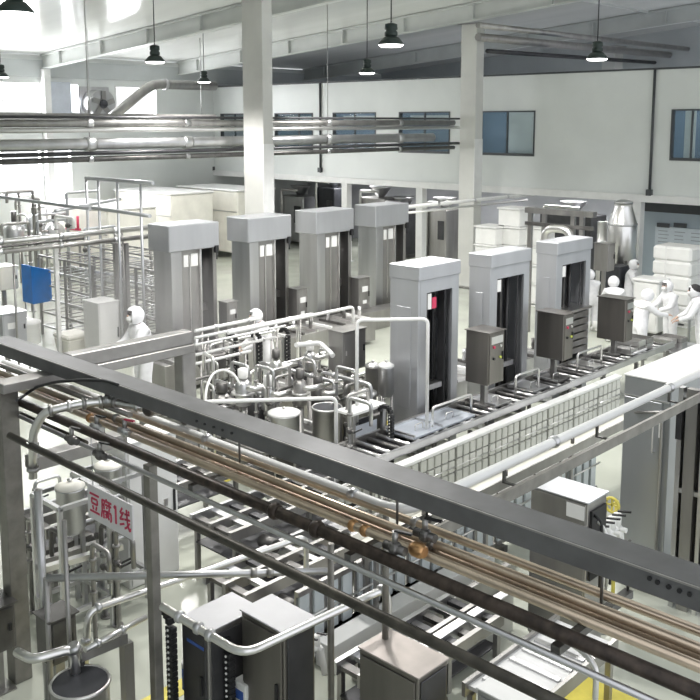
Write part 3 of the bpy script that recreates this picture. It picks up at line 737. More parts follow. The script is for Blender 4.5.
# copper coloured flange where pipes meet
p = W(418, 550, z=3.14)
solo('pipe_flange', MB().tube([p+V((-.06, 0, 0)), p+V((-.03, 0, 0)), p+V((.03, 0, 0)), p+V((.06, 0, 0))], [.036, .052, .052, .036], 14), 'copper', 'orange copper flange on the brown pipes at centre', 'flange')

# sign
ys = 4.72
TL, BR = W(87, 484, y=ys), W(133, 541, y=ys)
zt = W(133, 505, y=ys).z; zt = (zt+TL.z)/2
t = thing('hanging_sign', 'white board with red Chinese lettering hanging below the rack', 'sign', ((TL.x+BR.x)/2, ys, BR.z))
part('board', MB().box((TL.x, ys, BR.z), (BR.x, ys+.02, zt), .003), 'sign', t)
GL = {'dou': [[(1, 9.2), (9, 9.2)], [(2.5, 7.2), (7.5, 7.2), (7.5, 4.9), (2.5, 4.9), (2.5, 7.2)], [(3.2, 3.8), (3.9, 2)], [(6.8, 3.8), (6, 2)], [(.8, 1), (9.2, 1)]],
      'fu': [[(5, 10), (5.3, 9.2)], [(1.3, 8.8), (9.5, 8.8)], [(1.4, 8.8), (1.3, 4), (.4, .5)], [(3.6, 8.2), (2.4, 6.2)], [(3, 7.2), (3, 4.8)], [(4.2, 7.2), (9.2, 7.2)], [(7.6, 8.3), (7.6, 5), (6.8, 4.9)], [(5.2, 6.4), (5.8, 5.6)],
             [(2.6, 4), (2.6, .4)], [(2.6, 4), (9, 4), (9, .6), (8.2, .4)], [(5.8, 4.6), (5.7, 3.4), (4.2, 2.3)], [(5.8, 3.4), (7.4, 2.5)], [(5.7, 2.3), (4.2, 1)], [(5.8, 1.9), (7.4, 1)]],
      'one': [[(3.6, 7.8), (5, 9), (5, .8)]],
      'xian': [[(3, 9.6), (1.2, 7.2), (3, 7.2)], [(4, 8), (1, 4.2), (4, 4.8)], [(.8, 1.6), (4.4, 2.8)], [(5, 7.4), (9, 8)], [(4.8, 5), (9.4, 5.6)], [(6.6, 9.8), (7.2, 4), (8.2, 1.2), (9.2, .6), (9.5, 2)], [(9, 4.2), (6.4, 1.6), (4.8, .8)], [(8, 9.4), (8.8, 8.8)]]}
Wd = BR.x-TL.x; Hd = zt-BR.z
xo = TL.x+.04*Wd; cw = .27*Wd; ch = min(.62*Hd, cw*1.5); zc = BR.z+.5*Hd-ch/2
for g, wf in (('dou', 1), ('fu', 1), ('one', .5), ('xian', 1)):
    b = MB(); w = cw*wf
    for stn in GL[g]:
        for (ax, az), (bx, bz2) in zip(stn, stn[1:]):
            k = 1 if wf == 1 else .5
            p = V((xo+(ax-(5 if wf < 1 else 0))*cw*.095+(w/2 if wf < 1 else 0), ys-.003, zc+az*ch/10)); q = V((xo+(bx-(5 if wf < 1 else 0))*cw*.095+(w/2 if wf < 1 else 0), ys-.003, zc+bz2*ch/10))
            b.bar(p, q, .006, .021 if wf == 1 else .026, (0, 0, 1)) if abs(q.z-p.z) < abs(q.x-p.x)*3 else b.bar(p, q, .021 if wf == 1 else .026, .006, (0, 1, 0))
    part('character', b, 'red', t); xo += w
for x in (TL.x+.1, BR.x-.1): part('hanger', MB().cyl((x, ys+.01, zt), (x, ys+.01, 3.0), .006, 6), 'steel', t)

# =================================================================== LOWER LEFT: KETTLES, PIPES, CABINETS
def kettle(p, r, h, m, label, lid='cream', frame=True, group=None, fs=1.25):
    """cylindrical pot with a lid, set in a square tubular stand"""
    t = thing('steel_kettle', label, 'kettle', (p.x, p.y, 0), group); zt = p.z
    part('pot', MB().lathe((p.x, p.y, 0), [(.05, zt-h-.08), (r*.7, zt-h-.06), (r, zt-h), (r, zt-.03), (r*1.06, zt-.02), (r*1.06, zt)], 26), m, t)
    if lid == 'open':
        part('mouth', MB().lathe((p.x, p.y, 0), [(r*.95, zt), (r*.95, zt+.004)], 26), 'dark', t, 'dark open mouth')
        part('rim', MB().tube([(p.x+r*math.cos(a), p.y+r*math.sin(a), zt) for a in [2*PI*i/26 for i in range(27)]], .014, 6, False), 'steel_bright', t)
    else:
        part('lid', MB().lathe((p.x, p.y, 0), [(r*1.05, zt), (r*1.05, zt+.02), (r*.6, zt+.06), (.04, zt+.07)], 26), lid, t)
        part('lid_knob', MB().lathe((p.x, p.y, 0), [(.02, zt+.07), (.035, zt+.09), (.02, zt+.11)], 10), 'steel_bright', t)
    if frame:
        s = r*fs
        for sx in (-1, 1):
            for sy in (-1, 1):
                part('leg', MB().box((p.x+sx*s-.025, p.y+sy*s-.025, 0), (p.x+sx*s+.025, p.y+sy*s+.025, zt-.08)), 'steel', t)
        for z in (zt-.11, .35):
            b = MB(); b.box((p.x-s, p.y-s-.025, z), (p.x+s, p.y-s+.025, z+.05)); b.box((p.x-s, p.y+s-.025, z), (p.x+s, p.y+s+.025, z+.05))
            b.box((p.x-s-.025, p.y-s, z), (p.x-s+.025, p.y+s, z+.05)); b.box((p.x+s-.025, p.y-s, z), (p.x+s+.025, p.y+s, z+.05))
            part('stand_frame', b, 'steel', t)
    else:
        for k in range(3):
            a = 2*PI*k/3+.5; part('leg', MB().cyl((p.x+r*.8*math.cos(a), p.y+r*.8*math.sin(a), 0), (p.x+r*.8*math.cos(a), p.y+r*.8*math.sin(a), zt-h+.02), .02, 8), 'steel_dull', t)
    return t
kettle(W(70, 487, z=1.75), .165, .5, 'steel', fs=1.9, label= 'steel kettle with cream lid in a square frame left of the sign')
kettle(W(108, 466, z=1.75), .165, .5, 'steel', fs=1.9, label= 'steel kettle with cream lid hidden behind the sign and pipes')
kettle(W(80, 682, z=.95), .26, .45, 'steel_dull', 'open dull steel drum at the bottom left corner', lid='open', frame=False)
# low steel rails below the kettles
for i, (a, b, m, lab) in enumerate((((40, 562), (118, 537), 'steel_dull', 'upper grey rail below the framed kettle'), ((40, 570), (122, 546), 'steel_bright', 'bright lower rail below the framed kettle'), ((42, 553), (90, 536), 'steel_dark', 'dark rail just below the kettle frame'))):
    p = W(*a, z=.75); q = W(*b, z=.75)
    t = thing('table_rail', lab, 'rail', (p.x, p.y, 0), 'rails below the framed kettle')
    part('rail', MB().bar(p, q, .09, .07), m, t)
    for f in (.1, .9):
        c = p.lerp(q, f); part('leg', MB().box((c.x-.02, c.y-.02, 0), (c.x+.02, c.y+.02, .715)), 'steel_dull', t)
# white cabinet behind the sign
panel_box('pale_cabinet', (-10.25, 6.2, .0), (-9.8, 6.98, 1.95), 0, 'white', 'white cabinet behind the red lettered sign', cat='cabinet', labels=((.7, .5, .08, .05, 'steel_bright'),))
# vertical tubes near the left post
for px, pt, lab in ((38, 490, 'bright slim upright tube just right of the left post'), (64, 520, 'thin upright tube beside the kettle frame')):
    p = W(px, pt, z=2.33)
    solo('upright_tube', MB().tube([(p.x, p.y, 0), (p.x, p.y, 2.33)], .04 if px < 50 else .022, 12), 'steel' if px < 50 else 'steel_dull', lab, 'pipe')
# pipes across the lower left
a, b = W(46, 578, z=1.55), W(330, 571, z=1.35)
t = thing('process_pipe', 'grey level pipe crossing the floor at lower left', 'pipe', a)
part('tube', MB().tube([a, b], .038, 14), 'steel', t)
for f in (.72, .78): c = a.lerp(b, f); d = (b-a).normalized(); part('clamp', MB().tube([c-d*.03, c+d*.03], .052, 14), 'steel_dull', t)
for e in (a, b): part('support', MB().cyl((e.x, e.y, 0), (e.x, e.y, e.z), .03, 8), 'steel_dull', t)
a, b = W(88, 611, z=1.3), W(306, 536, z=1.3)
pipe('process_pipe', [V((a.x-.02, a.y-.05, .6)), a, b, V((b.x, b.y, .0))], .034, 'steel_bright', 'bright sloping pipe with a valve elbow at lower left', None, .12, clamps=[(a.lerp(b, .04), b-a), (V((a.x-.01, a.y-.03, 1.0)), V((0, 0, 1)))])
a, b = W(85, 650, z=1.15), W(146, 617, z=1.15)
pipe('process_pipe', [a, b], .028, 'steel_bright', 'thin twin tube beside the sloping pipe at lower left', None, clamps=[(a.lerp(b, .2), b-a), (a.lerp(b, .6), b-a)])
a, b, c = W(165, 608, z=1.85), W(243, 655, z=1.85), W(388, 587, z=1.85)
pipe('process_pipe', [V((a.x-.04, a.y, a.z)), a, b, c, V((c.x, c.y, .0))], .036, 'steel_bright', 'bright V shaped pipe in front of the tall bottom cabinet', None, .16, clamps=[(a.lerp(b, .2), b-a), (a.lerp(b, .45), b-a), (a.lerp(b, .6), b-a), (b.lerp(c, .95), c-b)])
a, b = W(33, 660, z=1.2), W(74, 648, z=1.2)
pipe('process_pipe', [V((a.x-.3, a.y, a.z-.05)), a, b, V((b.x, b.y+.02, .5))], .045, 'steel_bright', 'short bright pipe joining the upright tube at bottom left', None, .1, clamps=[(b, V((0, .3, -1)))])
# bracket frame
a, b = W(80, 656, z=1.05), W(126, 637, z=1.05)
t = thing('bracket_frame', 'inverted L steel bracket over the open drum', 'frame', (b.x, b.y, 0))
part('arm', MB().bar(a, b, .07, .1), 'steel_dull', t); part('leg', MB().box((b.x-.05, b.y-.05, 0), (b.x+.05, b.y+.05, 1.0)), 'steel_dull', t); part('leg', MB().box((a.x-.03, a.y-.03, 0), (a.x+.03, a.y+.03, 1.0)), 'steel_dark', t)
p = W(50, 612, z=1.1)
panel_box('motor_box', (p.x-.12, p.y-.1, .6), (p.x+.16, p.y+.2, 1.08), 0, 'steel_dark', 'dark box with pale top beside the left post at the bottom', cat='control box')
p = W(10, 600, z=1.1)
panel_box('motor_box', (p.x-.45, p.y-.2, .5), (p.x-.1, p.y+.1, 1.0), 0, 'steel_dark', 'dark box half hidden behind the left post', cat='control box')
# blue-grey column and drag chains
def drag_chain(p, ztop, zbot, label, group='black drag chains', arch=.12, n=None):
    p = V(p); t = thing('drag_chain', label, 'cable chain', (p.x, p.y, zbot), group)
    n = n or int((ztop-zbot)/.055)
    h = (ztop-zbot)/n
    for k in range(n):
        z = zbot+h*k
        l = part('link', MB().box((p.x-.05, p.y-.035, z+.004), (p.x+.05, p.y+.035, z+h-.002), .006), 'black', t)
        part('pin', MB().cyl((p.x, p.y-.045, z+h/2), (p.x, p.y-.03, z+h/2), .012, 6), 'white_plastic', l, 'white link pin')
    for k in range(1, 7):
        a = PI*k/7; part('link', MB().obox((p.x-arch*(1-math.cos(a)), p.y, ztop-.03+arch*math.sin(a)), (.06, .07, .06), 0), 'black', t)
    return t
p = W(171, 626, z=1.35); drag_chain(p, 1.35, .02, 'black drag chain right of the tan foreground post')
p = W(229, 652, z=1.2); drag_chain(p, 1.2, .02, 'black drag chain below the V shaped pipe')
p = W(206, 655, z=1.15)
solo('steel_post', MB().box((p.x-.06, p.y-.06, 0), (p.x+.06, p.y+.06, 1.15), .008), 'steel', 'short square steel post between two black drag chains', 'post')
p = W(188, 668, z=.9)
t = thing('blue_motor', 'small blue motor between two black drag chains', 'motor', (p.x, p.y, 0))
part('body', MB().cyl((p.x, p.y, .7), (p.x, p.y, .92), .06, 14), 'blue_deep', t); part('cap', MB().cyl((p.x, p.y, .92), (p.x, p.y, .97), .062, 14), 'white_plastic', t); part('stand', MB().cyl((p.x, p.y, 0), (p.x, p.y, .7), .025, 8), 'steel', t)
p = W(244, 685, z=.85)
t = thing('meter_box', 'small white box with blue label at the bottom', 'meter', (p.x, p.y, 0))
part('body', MB().box((p.x-.09, p.y-.06, .7), (p.x+.09, p.y+.06, .9), .01), 'white_plastic', t); part('screen', MB().box((p.x-.06, p.y-.066, .74), (p.x+.06, p.y-.06, .83)), 'blue_deep', t); part('stand', MB().cyl((p.x, p.y, 0), (p.x, p.y, .7), .025, 8), 'steel', t)
# tall cabinet (bottom centre left) and its lidded neighbour
M['lid_grey'] = mat('grey_lid_paint', (.50, .50, .52), .2, .45, .05, 3)
def bottom_cab(name, a, b, m, label, top='lid_grey', dm=None, plate=None, vent=True):
    t = thing(name, label, 'cabinet', ((a[0]+b[0])/2, (a[1]+b[1])/2, 0))
    part('housing', MB().box((a[0], a[1], .06), (b[0], b[1], b[2]-.015), .008), m, t)
    part('lid', MB().box((a[0]-.012, a[1]-.012, b[2]-.015), (b[0]+.012, b[1]+.012, b[2]), .003), top, t)
    d = part('door', MB().box((a[0]+.03, a[1]-.014, .12), (b[0]-.03, a[1], b[2]-.06), .004), dm or m, t)
    part('handle', MB().box((b[0]-.1, a[1]-.035, b[2]*.55), (b[0]-.075, a[1]-.014, b[2]*.68)), 'black', d)
    if plate: part('stripe', MB().box((a[0]+.1, a[1]-.018, b[2]-.2), (b[0]-.05, a[1]-.014, b[2]-.17)), plate, d)
    part('side_panel', MB().box((b[0], a[1]+.03, .12), (b[0]+.012, b[1]-.03, b[2]-.06), .004), 'charcoal', t)
    part('plinth', MB().box((a[0]+.03, a[1]+.03, 0), (b[0]-.03, b[1]-.03, .06)), 'black', t)
    return t
bottom_cab('steel_cabinet', (-6.16, 5.05, 0), (-5.58, 5.42, 1.6), 'steel_brown', 'tall steel cabinet behind the V shaped pipe at the bottom')
bottom_cab('steel_cabinet', (-6.68, 4.76, 0), (-6.28, 5.36, 1.45), 'steel_dull', 'low dark cabinet with wide pale lid and blue stripe', 'lid_grey', 'charcoal', 'blue_deep')
bottom_cab('steel_cabinet', (-5.08, 5.47, 0), (-4.42, 5.86, 1.5), 'steel_brown', 'dark steel cabinet with stained top at the bottom centre', 'stained')
bottom_cab('steel_cabinet', (-4.17, 5.95, 0), (-3.72, 6.3, 1.3), 'steel', 'white topped cabinet at the bottom edge right of centre', 'white')
p = W(365, 640, z=1.5)
solo('steel_post', MB().tube([(-5.0, 5.72, 1.503), (-5.0, 5.72, 2.8)], .03, 10), 'post_grey', 'thin brownish post rising from the stained cabinet top', 'post')
valve_cluster('valve_manifold', W(303, 655, z=1.15), 'white_plastic', 'white valve manifold right of the tall bottom cabinet', 4, 1.0)
p = W(331, 605, z=1.6)
solo('steel_post', MB().tube([(p.x, p.y, 0), (p.x, p.y, 2.2)], .03, 10), 'post_grey', 'thin upright post right of the white valve manifold', 'post')
# white hose drooping by the manifold
pts = [W(292, 650, z=1.1), W(285, 668, z=.9), W(288, 690, z=.6), W(300, 700, z=.3)]
solo('hose', MB().tube(rounded(pts, .2), .014, 8), 'white_plastic', 'thin white hose curling beside the tall bottom cabinet', 'hose')
# floor rails and low conveyor beds along the aisle, lower centre
for i, (px, py, z, w, h, y1, m, lab) in enumerate((
        (350, 618, .25, .12, .1, 9.0, 'steel_bright', 'bright low rail on the floor left of the stained cabinet'),
        (372, 606, .25, .10, .1, 9.4, 'steel_dull', 'grey low rail on the floor behind the stained cabinet'),
        (345, 596, .2, .2, .06, 9.2, 'white', 'wide white strip on the floor beside the aisle panels'),
        (400, 600, .3, .25, .08, 9.8, 'white', 'wide white gutter running up the aisle'),
        (430, 610, .3, .10, .12, 9.8, 'steel_dull', 'grey rail right of the white gutter'),
        (465, 618, .5, .12, .10, 8.8, 'steel', 'grey conveyor rail beside the white topped cabinet'))):
    p = W(px, py, z=z)
    solo('floor_rail', MB().box((p.x-w/2, p.y-1.3, 0), (p.x+w/2, y1, z), .006), m, lab, 'rail', 'rails along the lower aisle')
# short conveyor frame between the two bottom cabinets
t = thing('belt_table', 'small white belt table between the bottom cabinets', 'conveyor', (-4.2, 6.9, 0))
part('belt', MB().box((-4.62, 6.45, .84), (-4.0, 8.0, .88)), 'belt', t)
part('side_rail', MB().box((-4.66, 6.4, .78), (-4.62, 8.05, .92)), 'steel_dull', t); part('side_rail', MB().box((-4.0, 6.4, .78), (-3.96, 8.05, .92)), 'steel_dull', t)
for x in (-4.62, -4.0):
    for y in (6.5, 7.95): part('leg', MB().box((x-.03, y-.03, 0), (x+.03, y+.03, .78)), 'steel_dull', t)
for k in range(6): part('slat', MB().box((-4.58, 6.6+k*.22, .88), (-4.04, 6.66+k*.22, .90)), 'steel', t)

# =================================================================== CENTRE: PUMPS, PIPES AND KETTLES BETWEEN THE ROWS
for i, (a, b, z, r, lab) in enumerate((((195, 331), (265, 319), 2.0, .035, 'white pipe, topmost at the left of the centre piping'),
                                      ((195, 338), (330, 318), 1.9, .03, 'thin white pipe second from the top in the centre piping'),
                                      ((195, 345), (300, 329), 1.8, .025, 'thin white pipe third from the top in the centre piping'),
                                      ((195, 355), (300, 341), 1.6, .03, 'white pipe above the white hose arch'),
                                      ((195, 364), (262, 354), 1.5, .03, 'lowest white pipe behind the white hose arch'))):
    p = W(*a, z=z); q = W(*b, z=z); q = V((p.x, q.y, z))
    pipe('process_pipe', [p, q], r, 'white', lab, 'white pipes among the pumps', clamps=[(p.lerp(q, f), q-p) for f in (.3, .8)], stands=[p.lerp(q, f) for f in (.1, .9)])
a, b = W(228, 333, z=2.0), W(354, 307, z=2.0)
pipe('process_pipe', [a, V((a.x, b.y, 2.0)), V((a.x, b.y+.02, .9))], .035, 'white', 'white pipe rising right and turning down before the third rear press', 'white pipes among the pumps', .1)
a, b = W(357, 320, z=2.8), W(428, 319, z=2.8)
pipe('process_pipe', [V((a.x, a.y, 1.0)), a, b, V((b.x, b.y, .935))], .03, 'white', 'white inverted U pipe in front of the sticker press', None, .1, seg=12)
a, b = W(201, 402, z=1.7), W(336, 398, z=1.7)
pipe('process_pipe', [V((a.x, a.y, .6)), a, b, V((b.x, b.y, .3))], .032, 'white', 'long white inverted U pipe just above the foreground beam', None, .1, seg=12)
p = W(205, 400, z=1.6)
pts = [V((p.x, p.y, .02)), p, W(207, 385, z=1.8), W(213, 373, z=1.95), W(224, 369, z=2.0), W(235, 375, z=1.9), W(240, 385, z=1.75)]
solo('hose', MB().tube(rounded(pts, .2), .022, 8), 'white_plastic', 'white hose arching right of the frame post', 'hose')
for px, pt, pb, lab in ((236, 342, 378, 'black drag chain above the white hose arch'), (260, 340, 378, 'black drag chain in the middle of the pumps'), (288, 335, 370, 'black drag chain right among the pumps')):
    x = -14.6; p = W(px, pt, x=x); q = W(px, pb, x=x); drag_chain(p, p.z, q.z-.2, lab, n=12)
    solo('chain_stand', MB().box((x-.15, p.y-.06, 0), (x-.06, p.y+.06, p.z-.05)), 'steel', 'steel stand behind the ' + lab, 'stand')
def pump(p, h, r, label, m='steel'):
    p = V(p); t = thing('pump', label, 'pump', (p.x, p.y, 0), 'upright pumps')
    z = p.z
    part('column', MB().lathe((p.x, p.y, 0), [(r*1.6, .0), (r*1.6, .04), (r*.5, .06), (r*.5, z-h)], 16), 'steel_dull', t)
    part('casing', MB().lathe((p.x, p.y, 0), [(r*.5, z-h), (r, z-h+.03), (r, z-.1), (r*.7, z-.05), (r*.3, z)], 18), m, t)
    part('flange', MB().lathe((p.x, p.y, 0), [(r*1.5, z-h*.55), (r*1.5, z-h*.55+.03)], 18), 'steel_bright', t)
    part('outlet', MB().tube(rounded([(p.x, p.y, z-h*.3), (p.x+r*2, p.y, z-h*.3), (p.x+r*2, p.y+r*2.5, z-h*.3)], r), r*.4, 10), 'steel_bright', t)
    part('motor', MB().lathe((p.x, p.y, 0), [(r*.6, z), (r*.65, z+.02), (r*.65, z+.16), (r*.3, z+.18)], 14), 'white' if m == 'steel' else 'steel_dark', t)
    return t
for i, (px, py, z, h, r, m, lab) in enumerate((
        (243, 378, 1.6, .5, .14, 'steel', 'bright upright pump just above the beam, below the drag chains'),
        (268, 385, 1.5, .45, .12, 'steel', 'upright pump right of the bright pump'),
        (300, 378, 1.6, .5, .12, 'steel_dull', 'dull upright pump left of the hanging control box'),
        (318, 385, 1.4, .4, .13, 'steel_dark', 'dark upright pump below the hanging control box'),
        (276, 358, 1.6, .4, .12, 'steel_bright', 'upright pump behind the two nearest pumps'),
        (310, 350, 1.7, .4, .12, 'steel', 'upright pump beneath the sloping white pipe'),
        (222, 392, 1.3, .4, .16, 'steel_dull', 'squat pump under the white hose arch'))):
    pump(W(px, py, z=z), h, r, lab, m)
kettle(W(327, 407, z=1.25), .25, .5, 'steel_dull', 'open steel vat with dark mouth above the beam at centre', lid='open', frame=False)
kettle(W(364, 393, z=1.3), .22, .5, 'steel_dull', 'lidded vat below the hanging control box', lid='steel_bright', frame=False)
kettle(W(284, 413, z=1.2), .26, .35, 'steel', 'wide pan with white lid just above the beam', lid='white', frame=False)
kettle(W(386, 366, z=1.7), .14, .5, 'steel', 'slim pot with white lid left of the sticker press', lid='white', frame=False)
kettle(W(373, 366, z=1.6), .14, .5, 'steel_dull', 'slim pot with bright lid beside the hanging control box', lid='steel_bright', frame=False)
p = W(342, 333, z=2.2)
panel_box('control_box', (p.x-.36, p.y, 1.45), (p.x+.02, p.y+.62, 2.2), 0, 'steel_dull', 'steel control box standing among the pumps left of the sticker press', labels=((.1, .42, .05, .12, 'steel_bright'),))
pts = [W(320, 343, z=1.9), W(330, 352, z=1.85), W(333, 356, z=1.8)]
solo('process_pipe', MB().tube(rounded([W(296, 345, z=2.0)]+pts, .1), .045, 10), 'white', 'short white pipe bending into the steel control box', 'pipe')
# gantry just right of centre
p = W(352, 412, z=1.35)
t = thing('gantry_frame', 'small steel gantry with white top left of the bluish plates', 'frame', (p.x, p.y, 0))
q = W(395, 406, z=1.35)
part('top_plate', MB().box((p.x-.25, p.y-.1, 1.31), (p.x+.1, q.y, 1.36), .006), 'white', t)
for x in (p.x-.22, p.x+.07):
    for y in (p.y-.06, q.y-.05): part('leg', MB().box((x-.035, y-.035, 0), (x+.035, y+.035, 1.31)), 'steel_dull', t)
part('back_panel', MB().box((p.x-.2, p.y, .5), (p.x-.17, q.y-.1, 1.1)), 'dark', t)
part('glass_panel', MB().box((p.x+.02, p.y+.05, .6), (p.x+.03, q.y-.15, 1.1)), 'plate_blue', t)
p = W(391, 415, z=1.25); drag_chain(p, 1.25, .2, 'black drag chain in the gantry left of the bluish plates')
# extra machine bodies filling the bay between the rows
def base_unit(a, b, label, m='steel_dull', rails=5):
    t = thing('machine_bed', label, 'machine', ((a[0]+b[0])/2, (a[1]+b[1])/2, 0), 'low machine beds between the presses')
    part('bed', MB().box(a, b, .01), m, t)
    for k in range(rails):
        y = a[1]+(b[1]-a[1])*(k+.5)/rails
        part('cross_rail', MB().box((a[0]-.02, y-.03, b[2]), (b[0]+.02, y+.03, b[2]+.06)), ('steel_bright', 'white', 'steel_dark')[k % 3], t)
        part('fitting', MB().cyl((a[0]+(b[0]-a[0])*(.2+.13*(k % 5)), y, b[2]+.06), (a[0]+(b[0]-a[0])*(.2+.13*(k % 5)), y, b[2]+.32), .05, 10), ('steel', 'steel_dark', 'steel_bright')[(k+1) % 3], t)
base_unit((-14.2, 9.6, .1), (-12.9, 14.2, .62), 'low machine bed among the pumps behind the beam', rails=12)
base_unit((-17.4, 11.5, .1), (-16.5, 18.4, .7), 'low machine bed before the rear presses', rails=14)
base_unit((-12.4, 13.9, .1), (-11.3, 18.8, .6), 'low machine bed behind the front presses', 'steel', rails=10)
base_unit((-12.5, 9.5, .1), (-11.2, 11.6, .5), 'low machine bed below the sticker press', 'steel_dark', rails=5)
def roller_bed(x0, x1, y0, y1, z, label, m='steel_dark', n=10):
    t = thing('roller_bed', label, 'conveyor', ((x0+x1)/2, (y0+y1)/2, 0), 'roller beds at lower left')
    for x in (x0, (x0+x1)/2, x1): part('side_rail', MB().box((x-.03, y0, z-.14), (x+.03, y1, z)), 'steel_dull' if x != x0 else 'steel', t)
    part('drip_tray', MB().box((x0+.03, y0+.05, z-.4), (x1-.03, y1-.05, z-.38)), 'charcoal', t)
    for k in range(n):
        y = y0+.1+(y1-y0-.2)*k/(n-1)
        part('slat', MB().box((x0+.03, y-.05, z-.10), (x1-.03, y+.05, z-.05)), ('steel_dark', 'steel', 'charcoal')[k % 3], t)
    for x in (x0, x1):
        for y in (y0+.1, (y0+y1)/2, y1-.1): part('leg', MB().box((x-.03, y-.03, 0), (x+.03, y+.03, z-.14)), 'steel_dull', t)
    part('motor', MB().cyl((x1+.06, y0+.5, z-.25), (x1+.32, y0+.5, z-.25), .09, 12), 'steel_dark', t)
    return t
roller_bed(-9.55, -8.75, 7.0, 9.8, .85, 'dark roller bed right of the white cabinet, farther of two')
roller_bed(-8.5, -7.75, 6.4, 9.2, .62, 'dark roller bed right of the white cabinet, nearer of two')
roller_bed(-11.2, -10.45, 5.4, 8.6, .9, 'dark roller bed behind the framed kettle', n=8)
roller_bed(-6.2, -5.5, 6.3, 8.3, .5, 'low roller bed behind the stained cabinet', n=9)
def riser(p, label, group, m='steel_bright', r=.03, turn=(0, .6), valve=True):
    p = V(p); t = thing('riser_pipe', label, 'pipe', (p.x, p.y, 0), group)
    part('tube', MB().tube(rounded([(p.x, p.y, .02), (p.x, p.y, p.z), (p.x+turn[0], p.y+turn[1], p.z), (p.x+turn[0], p.y+turn[1], p.z-.35)], .08), r, 10), m, t)
    part('floor_flange', MB().lathe((p.x, p.y, 0), [(r*2.4, 0), (r*2.4, .02)], 12), 'steel_dull', t)
    for f in (.55, .85): part('clamp', MB().tube([(p.x, p.y, p.z*f-.02), (p.x, p.y, p.z*f+.02)], r*1.6, 12), 'steel_dull', t)
    if valve:
        v = part('valve_body', MB().sphere((p.x, p.y, p.z*.7), r*1.9, 10).cyl((p.x, p.y, p.z*.7), (p.x+.12, p.y-.02, p.z*.7), r*.8, 8), 'steel_dark', t)
        part('lever', MB().bar((p.x+.12, p.y-.02, p.z*.7), (p.x+.13, p.y+.14, p.z*.7+.02), .02, .02), 'black', v)
    return t
rr = random.Random(11)
for i in range(26):
    px = 200+rr.random()*150; py = 338+rr.random()*60; z = 1.0+rr.random()*.9
    riser(W(px, py, z=z), 'slim steel riser pipe with a dark valve among the pumps between the press rows', 'riser pipes among the pumps', ('steel_dull', 'steel', 'steel_dark', 'steel_bright')[i % 4], .02+.016*rr.random(), ((0, .5), (.45, 0), (0, -.4), (-.4, .1))[i % 4])
for i in range(16):
    px = 4+rr.random()*140; py = 190+rr.random()*45; x = -27-rr.random()*6
    p = W(px, py, x=x)
    if 18.0 < p.y: continue
    riser(p, 'pale riser pipe standing in the distant tank area at left', 'riser pipes at the far left', ('steel_pale', 'white', 'steel_dull')[i % 3], .05, ((0, 1.2), (1.1, 0), (0, -.9))[i % 3], i % 2 == 0)
for i in range(10):
    px = 20+rr.random()*105; py = 480+rr.random()*70; z = .7+rr.random()*.7
    p = W(px, py, z=z)
    riser(p, 'steel riser pipe around the framed kettle at lower left', 'riser pipes near the framed kettle', ('steel', 'steel_dull', 'steel_dark')[i % 3], .028, ((0, .4), (.35, 0), (-.3, 0))[i % 3])
for i, (px, py, z, sx, sy, m, lab) in enumerate(((212, 352, 1.2, .5, .4, 'steel_dark', 'dark gearbox among the pipes, right of the grey frame post'), (302, 362, 1.1, .4, .4, 'charcoal', 'charcoal gearbox among the pumps left of the control box'), (330, 385, 1.0, .5, .35, 'steel_dark', 'dark gearbox below the control box'), (255, 400, .95, .6, .3, 'charcoal', 'charcoal gearbox just above the foreground beam'), (372, 410, 1.0, .4, .4, 'steel_dark', 'dark gearbox left of the gantry'))):
    p = W(px, py, z=z); t = thing('gearbox', lab, 'motor', (p.x, p.y, 0), 'gearboxes among the pumps')
    part('casing', MB().box((p.x-sx/2, p.y-sy/2, z-.35), (p.x+sx/2, p.y+sy/2, z), .03), m, t)
    part('fin', MB().cyl((p.x-sx/2-.2, p.y, z-.18), (p.x-sx/2, p.y, z-.18), .11, 14), 'steel_dull', t)
    part('stand', MB().box((p.x-.1, p.y-.1, 0), (p.x+.1, p.y+.1, z-.35)), 'steel_dull', t)
for i, (px, py, z, L, dx, lab) in enumerate(((210, 345, 1.4, 2.5, 0, 'bright pipe low in the centre piping running away'), (250, 372, 1.2, 2.2, 0, 'bright pipe running away past the bright pump'), (300, 392, 1.15, 2.6, 0, 'bright pipe running away beside the open vat'), (215, 380, 1.1, 1.8, 1, 'grey pipe running across under the hose arch'), (260, 362, 1.45, 2.0, 1, 'grey pipe running across behind the drag chains'), (322, 372, 1.5, 1.2, 1, 'grey pipe running across under the control box'))):
    p = W(px, py, z=z); e = V((p.x+L*dx, p.y+L*(1-dx), z)); d = (e-p).normalized()
    pipe('process_pipe', [V((p.x, p.y, .02)), p, e, V((e.x, e.y, .02))], .035, 'steel_bright' if not dx else 'steel', lab, 'low pipes among the pumps', .1, clamps=[(p.lerp(e, f), d) for f in (.25, .7)])
# slim column with gauges between first two front presses
p = W(463, 290, y=13.95)
t = thing('pipe_stack', 'slim yellowish pipe stack between the first two front presses', 'pipe', (-11, 14.05, 0))
part('tube', MB().cyl((-11, 14.05, 0.02), (-11, 14.05, 3.3), .09, 12).lathe((-11, 14.05, 0), [(.16, 0), (.16, .02)], 12), 'cream', t)
for z in (1.2, 1.6, 2.1, 2.45, 2.8): part('collar', MB().cyl((-11, 14.05, z), (-11, 14.05, z+.06), .13, 12), 'steel_dark', t)
t = thing('pipe_stack', 'slim pipe stack between the middle and right front presses', 'pipe', (-10.9, 16.35, 0))
part('tube', MB().cyl((-10.9, 16.35, 0.02), (-10.9, 16.35, 3.1), .09, 12).lathe((-10.9, 16.35, 0), [(.16, 0), (.16, .02)], 12), 'steel_bright', t)
for z in (1.0, 1.5, 2.0, 2.5, 2.9): part('collar', MB().cyl((-10.9, 16.35, z), (-10.9, 16.35, z+.06), .13, 12), 'steel_dark', t)

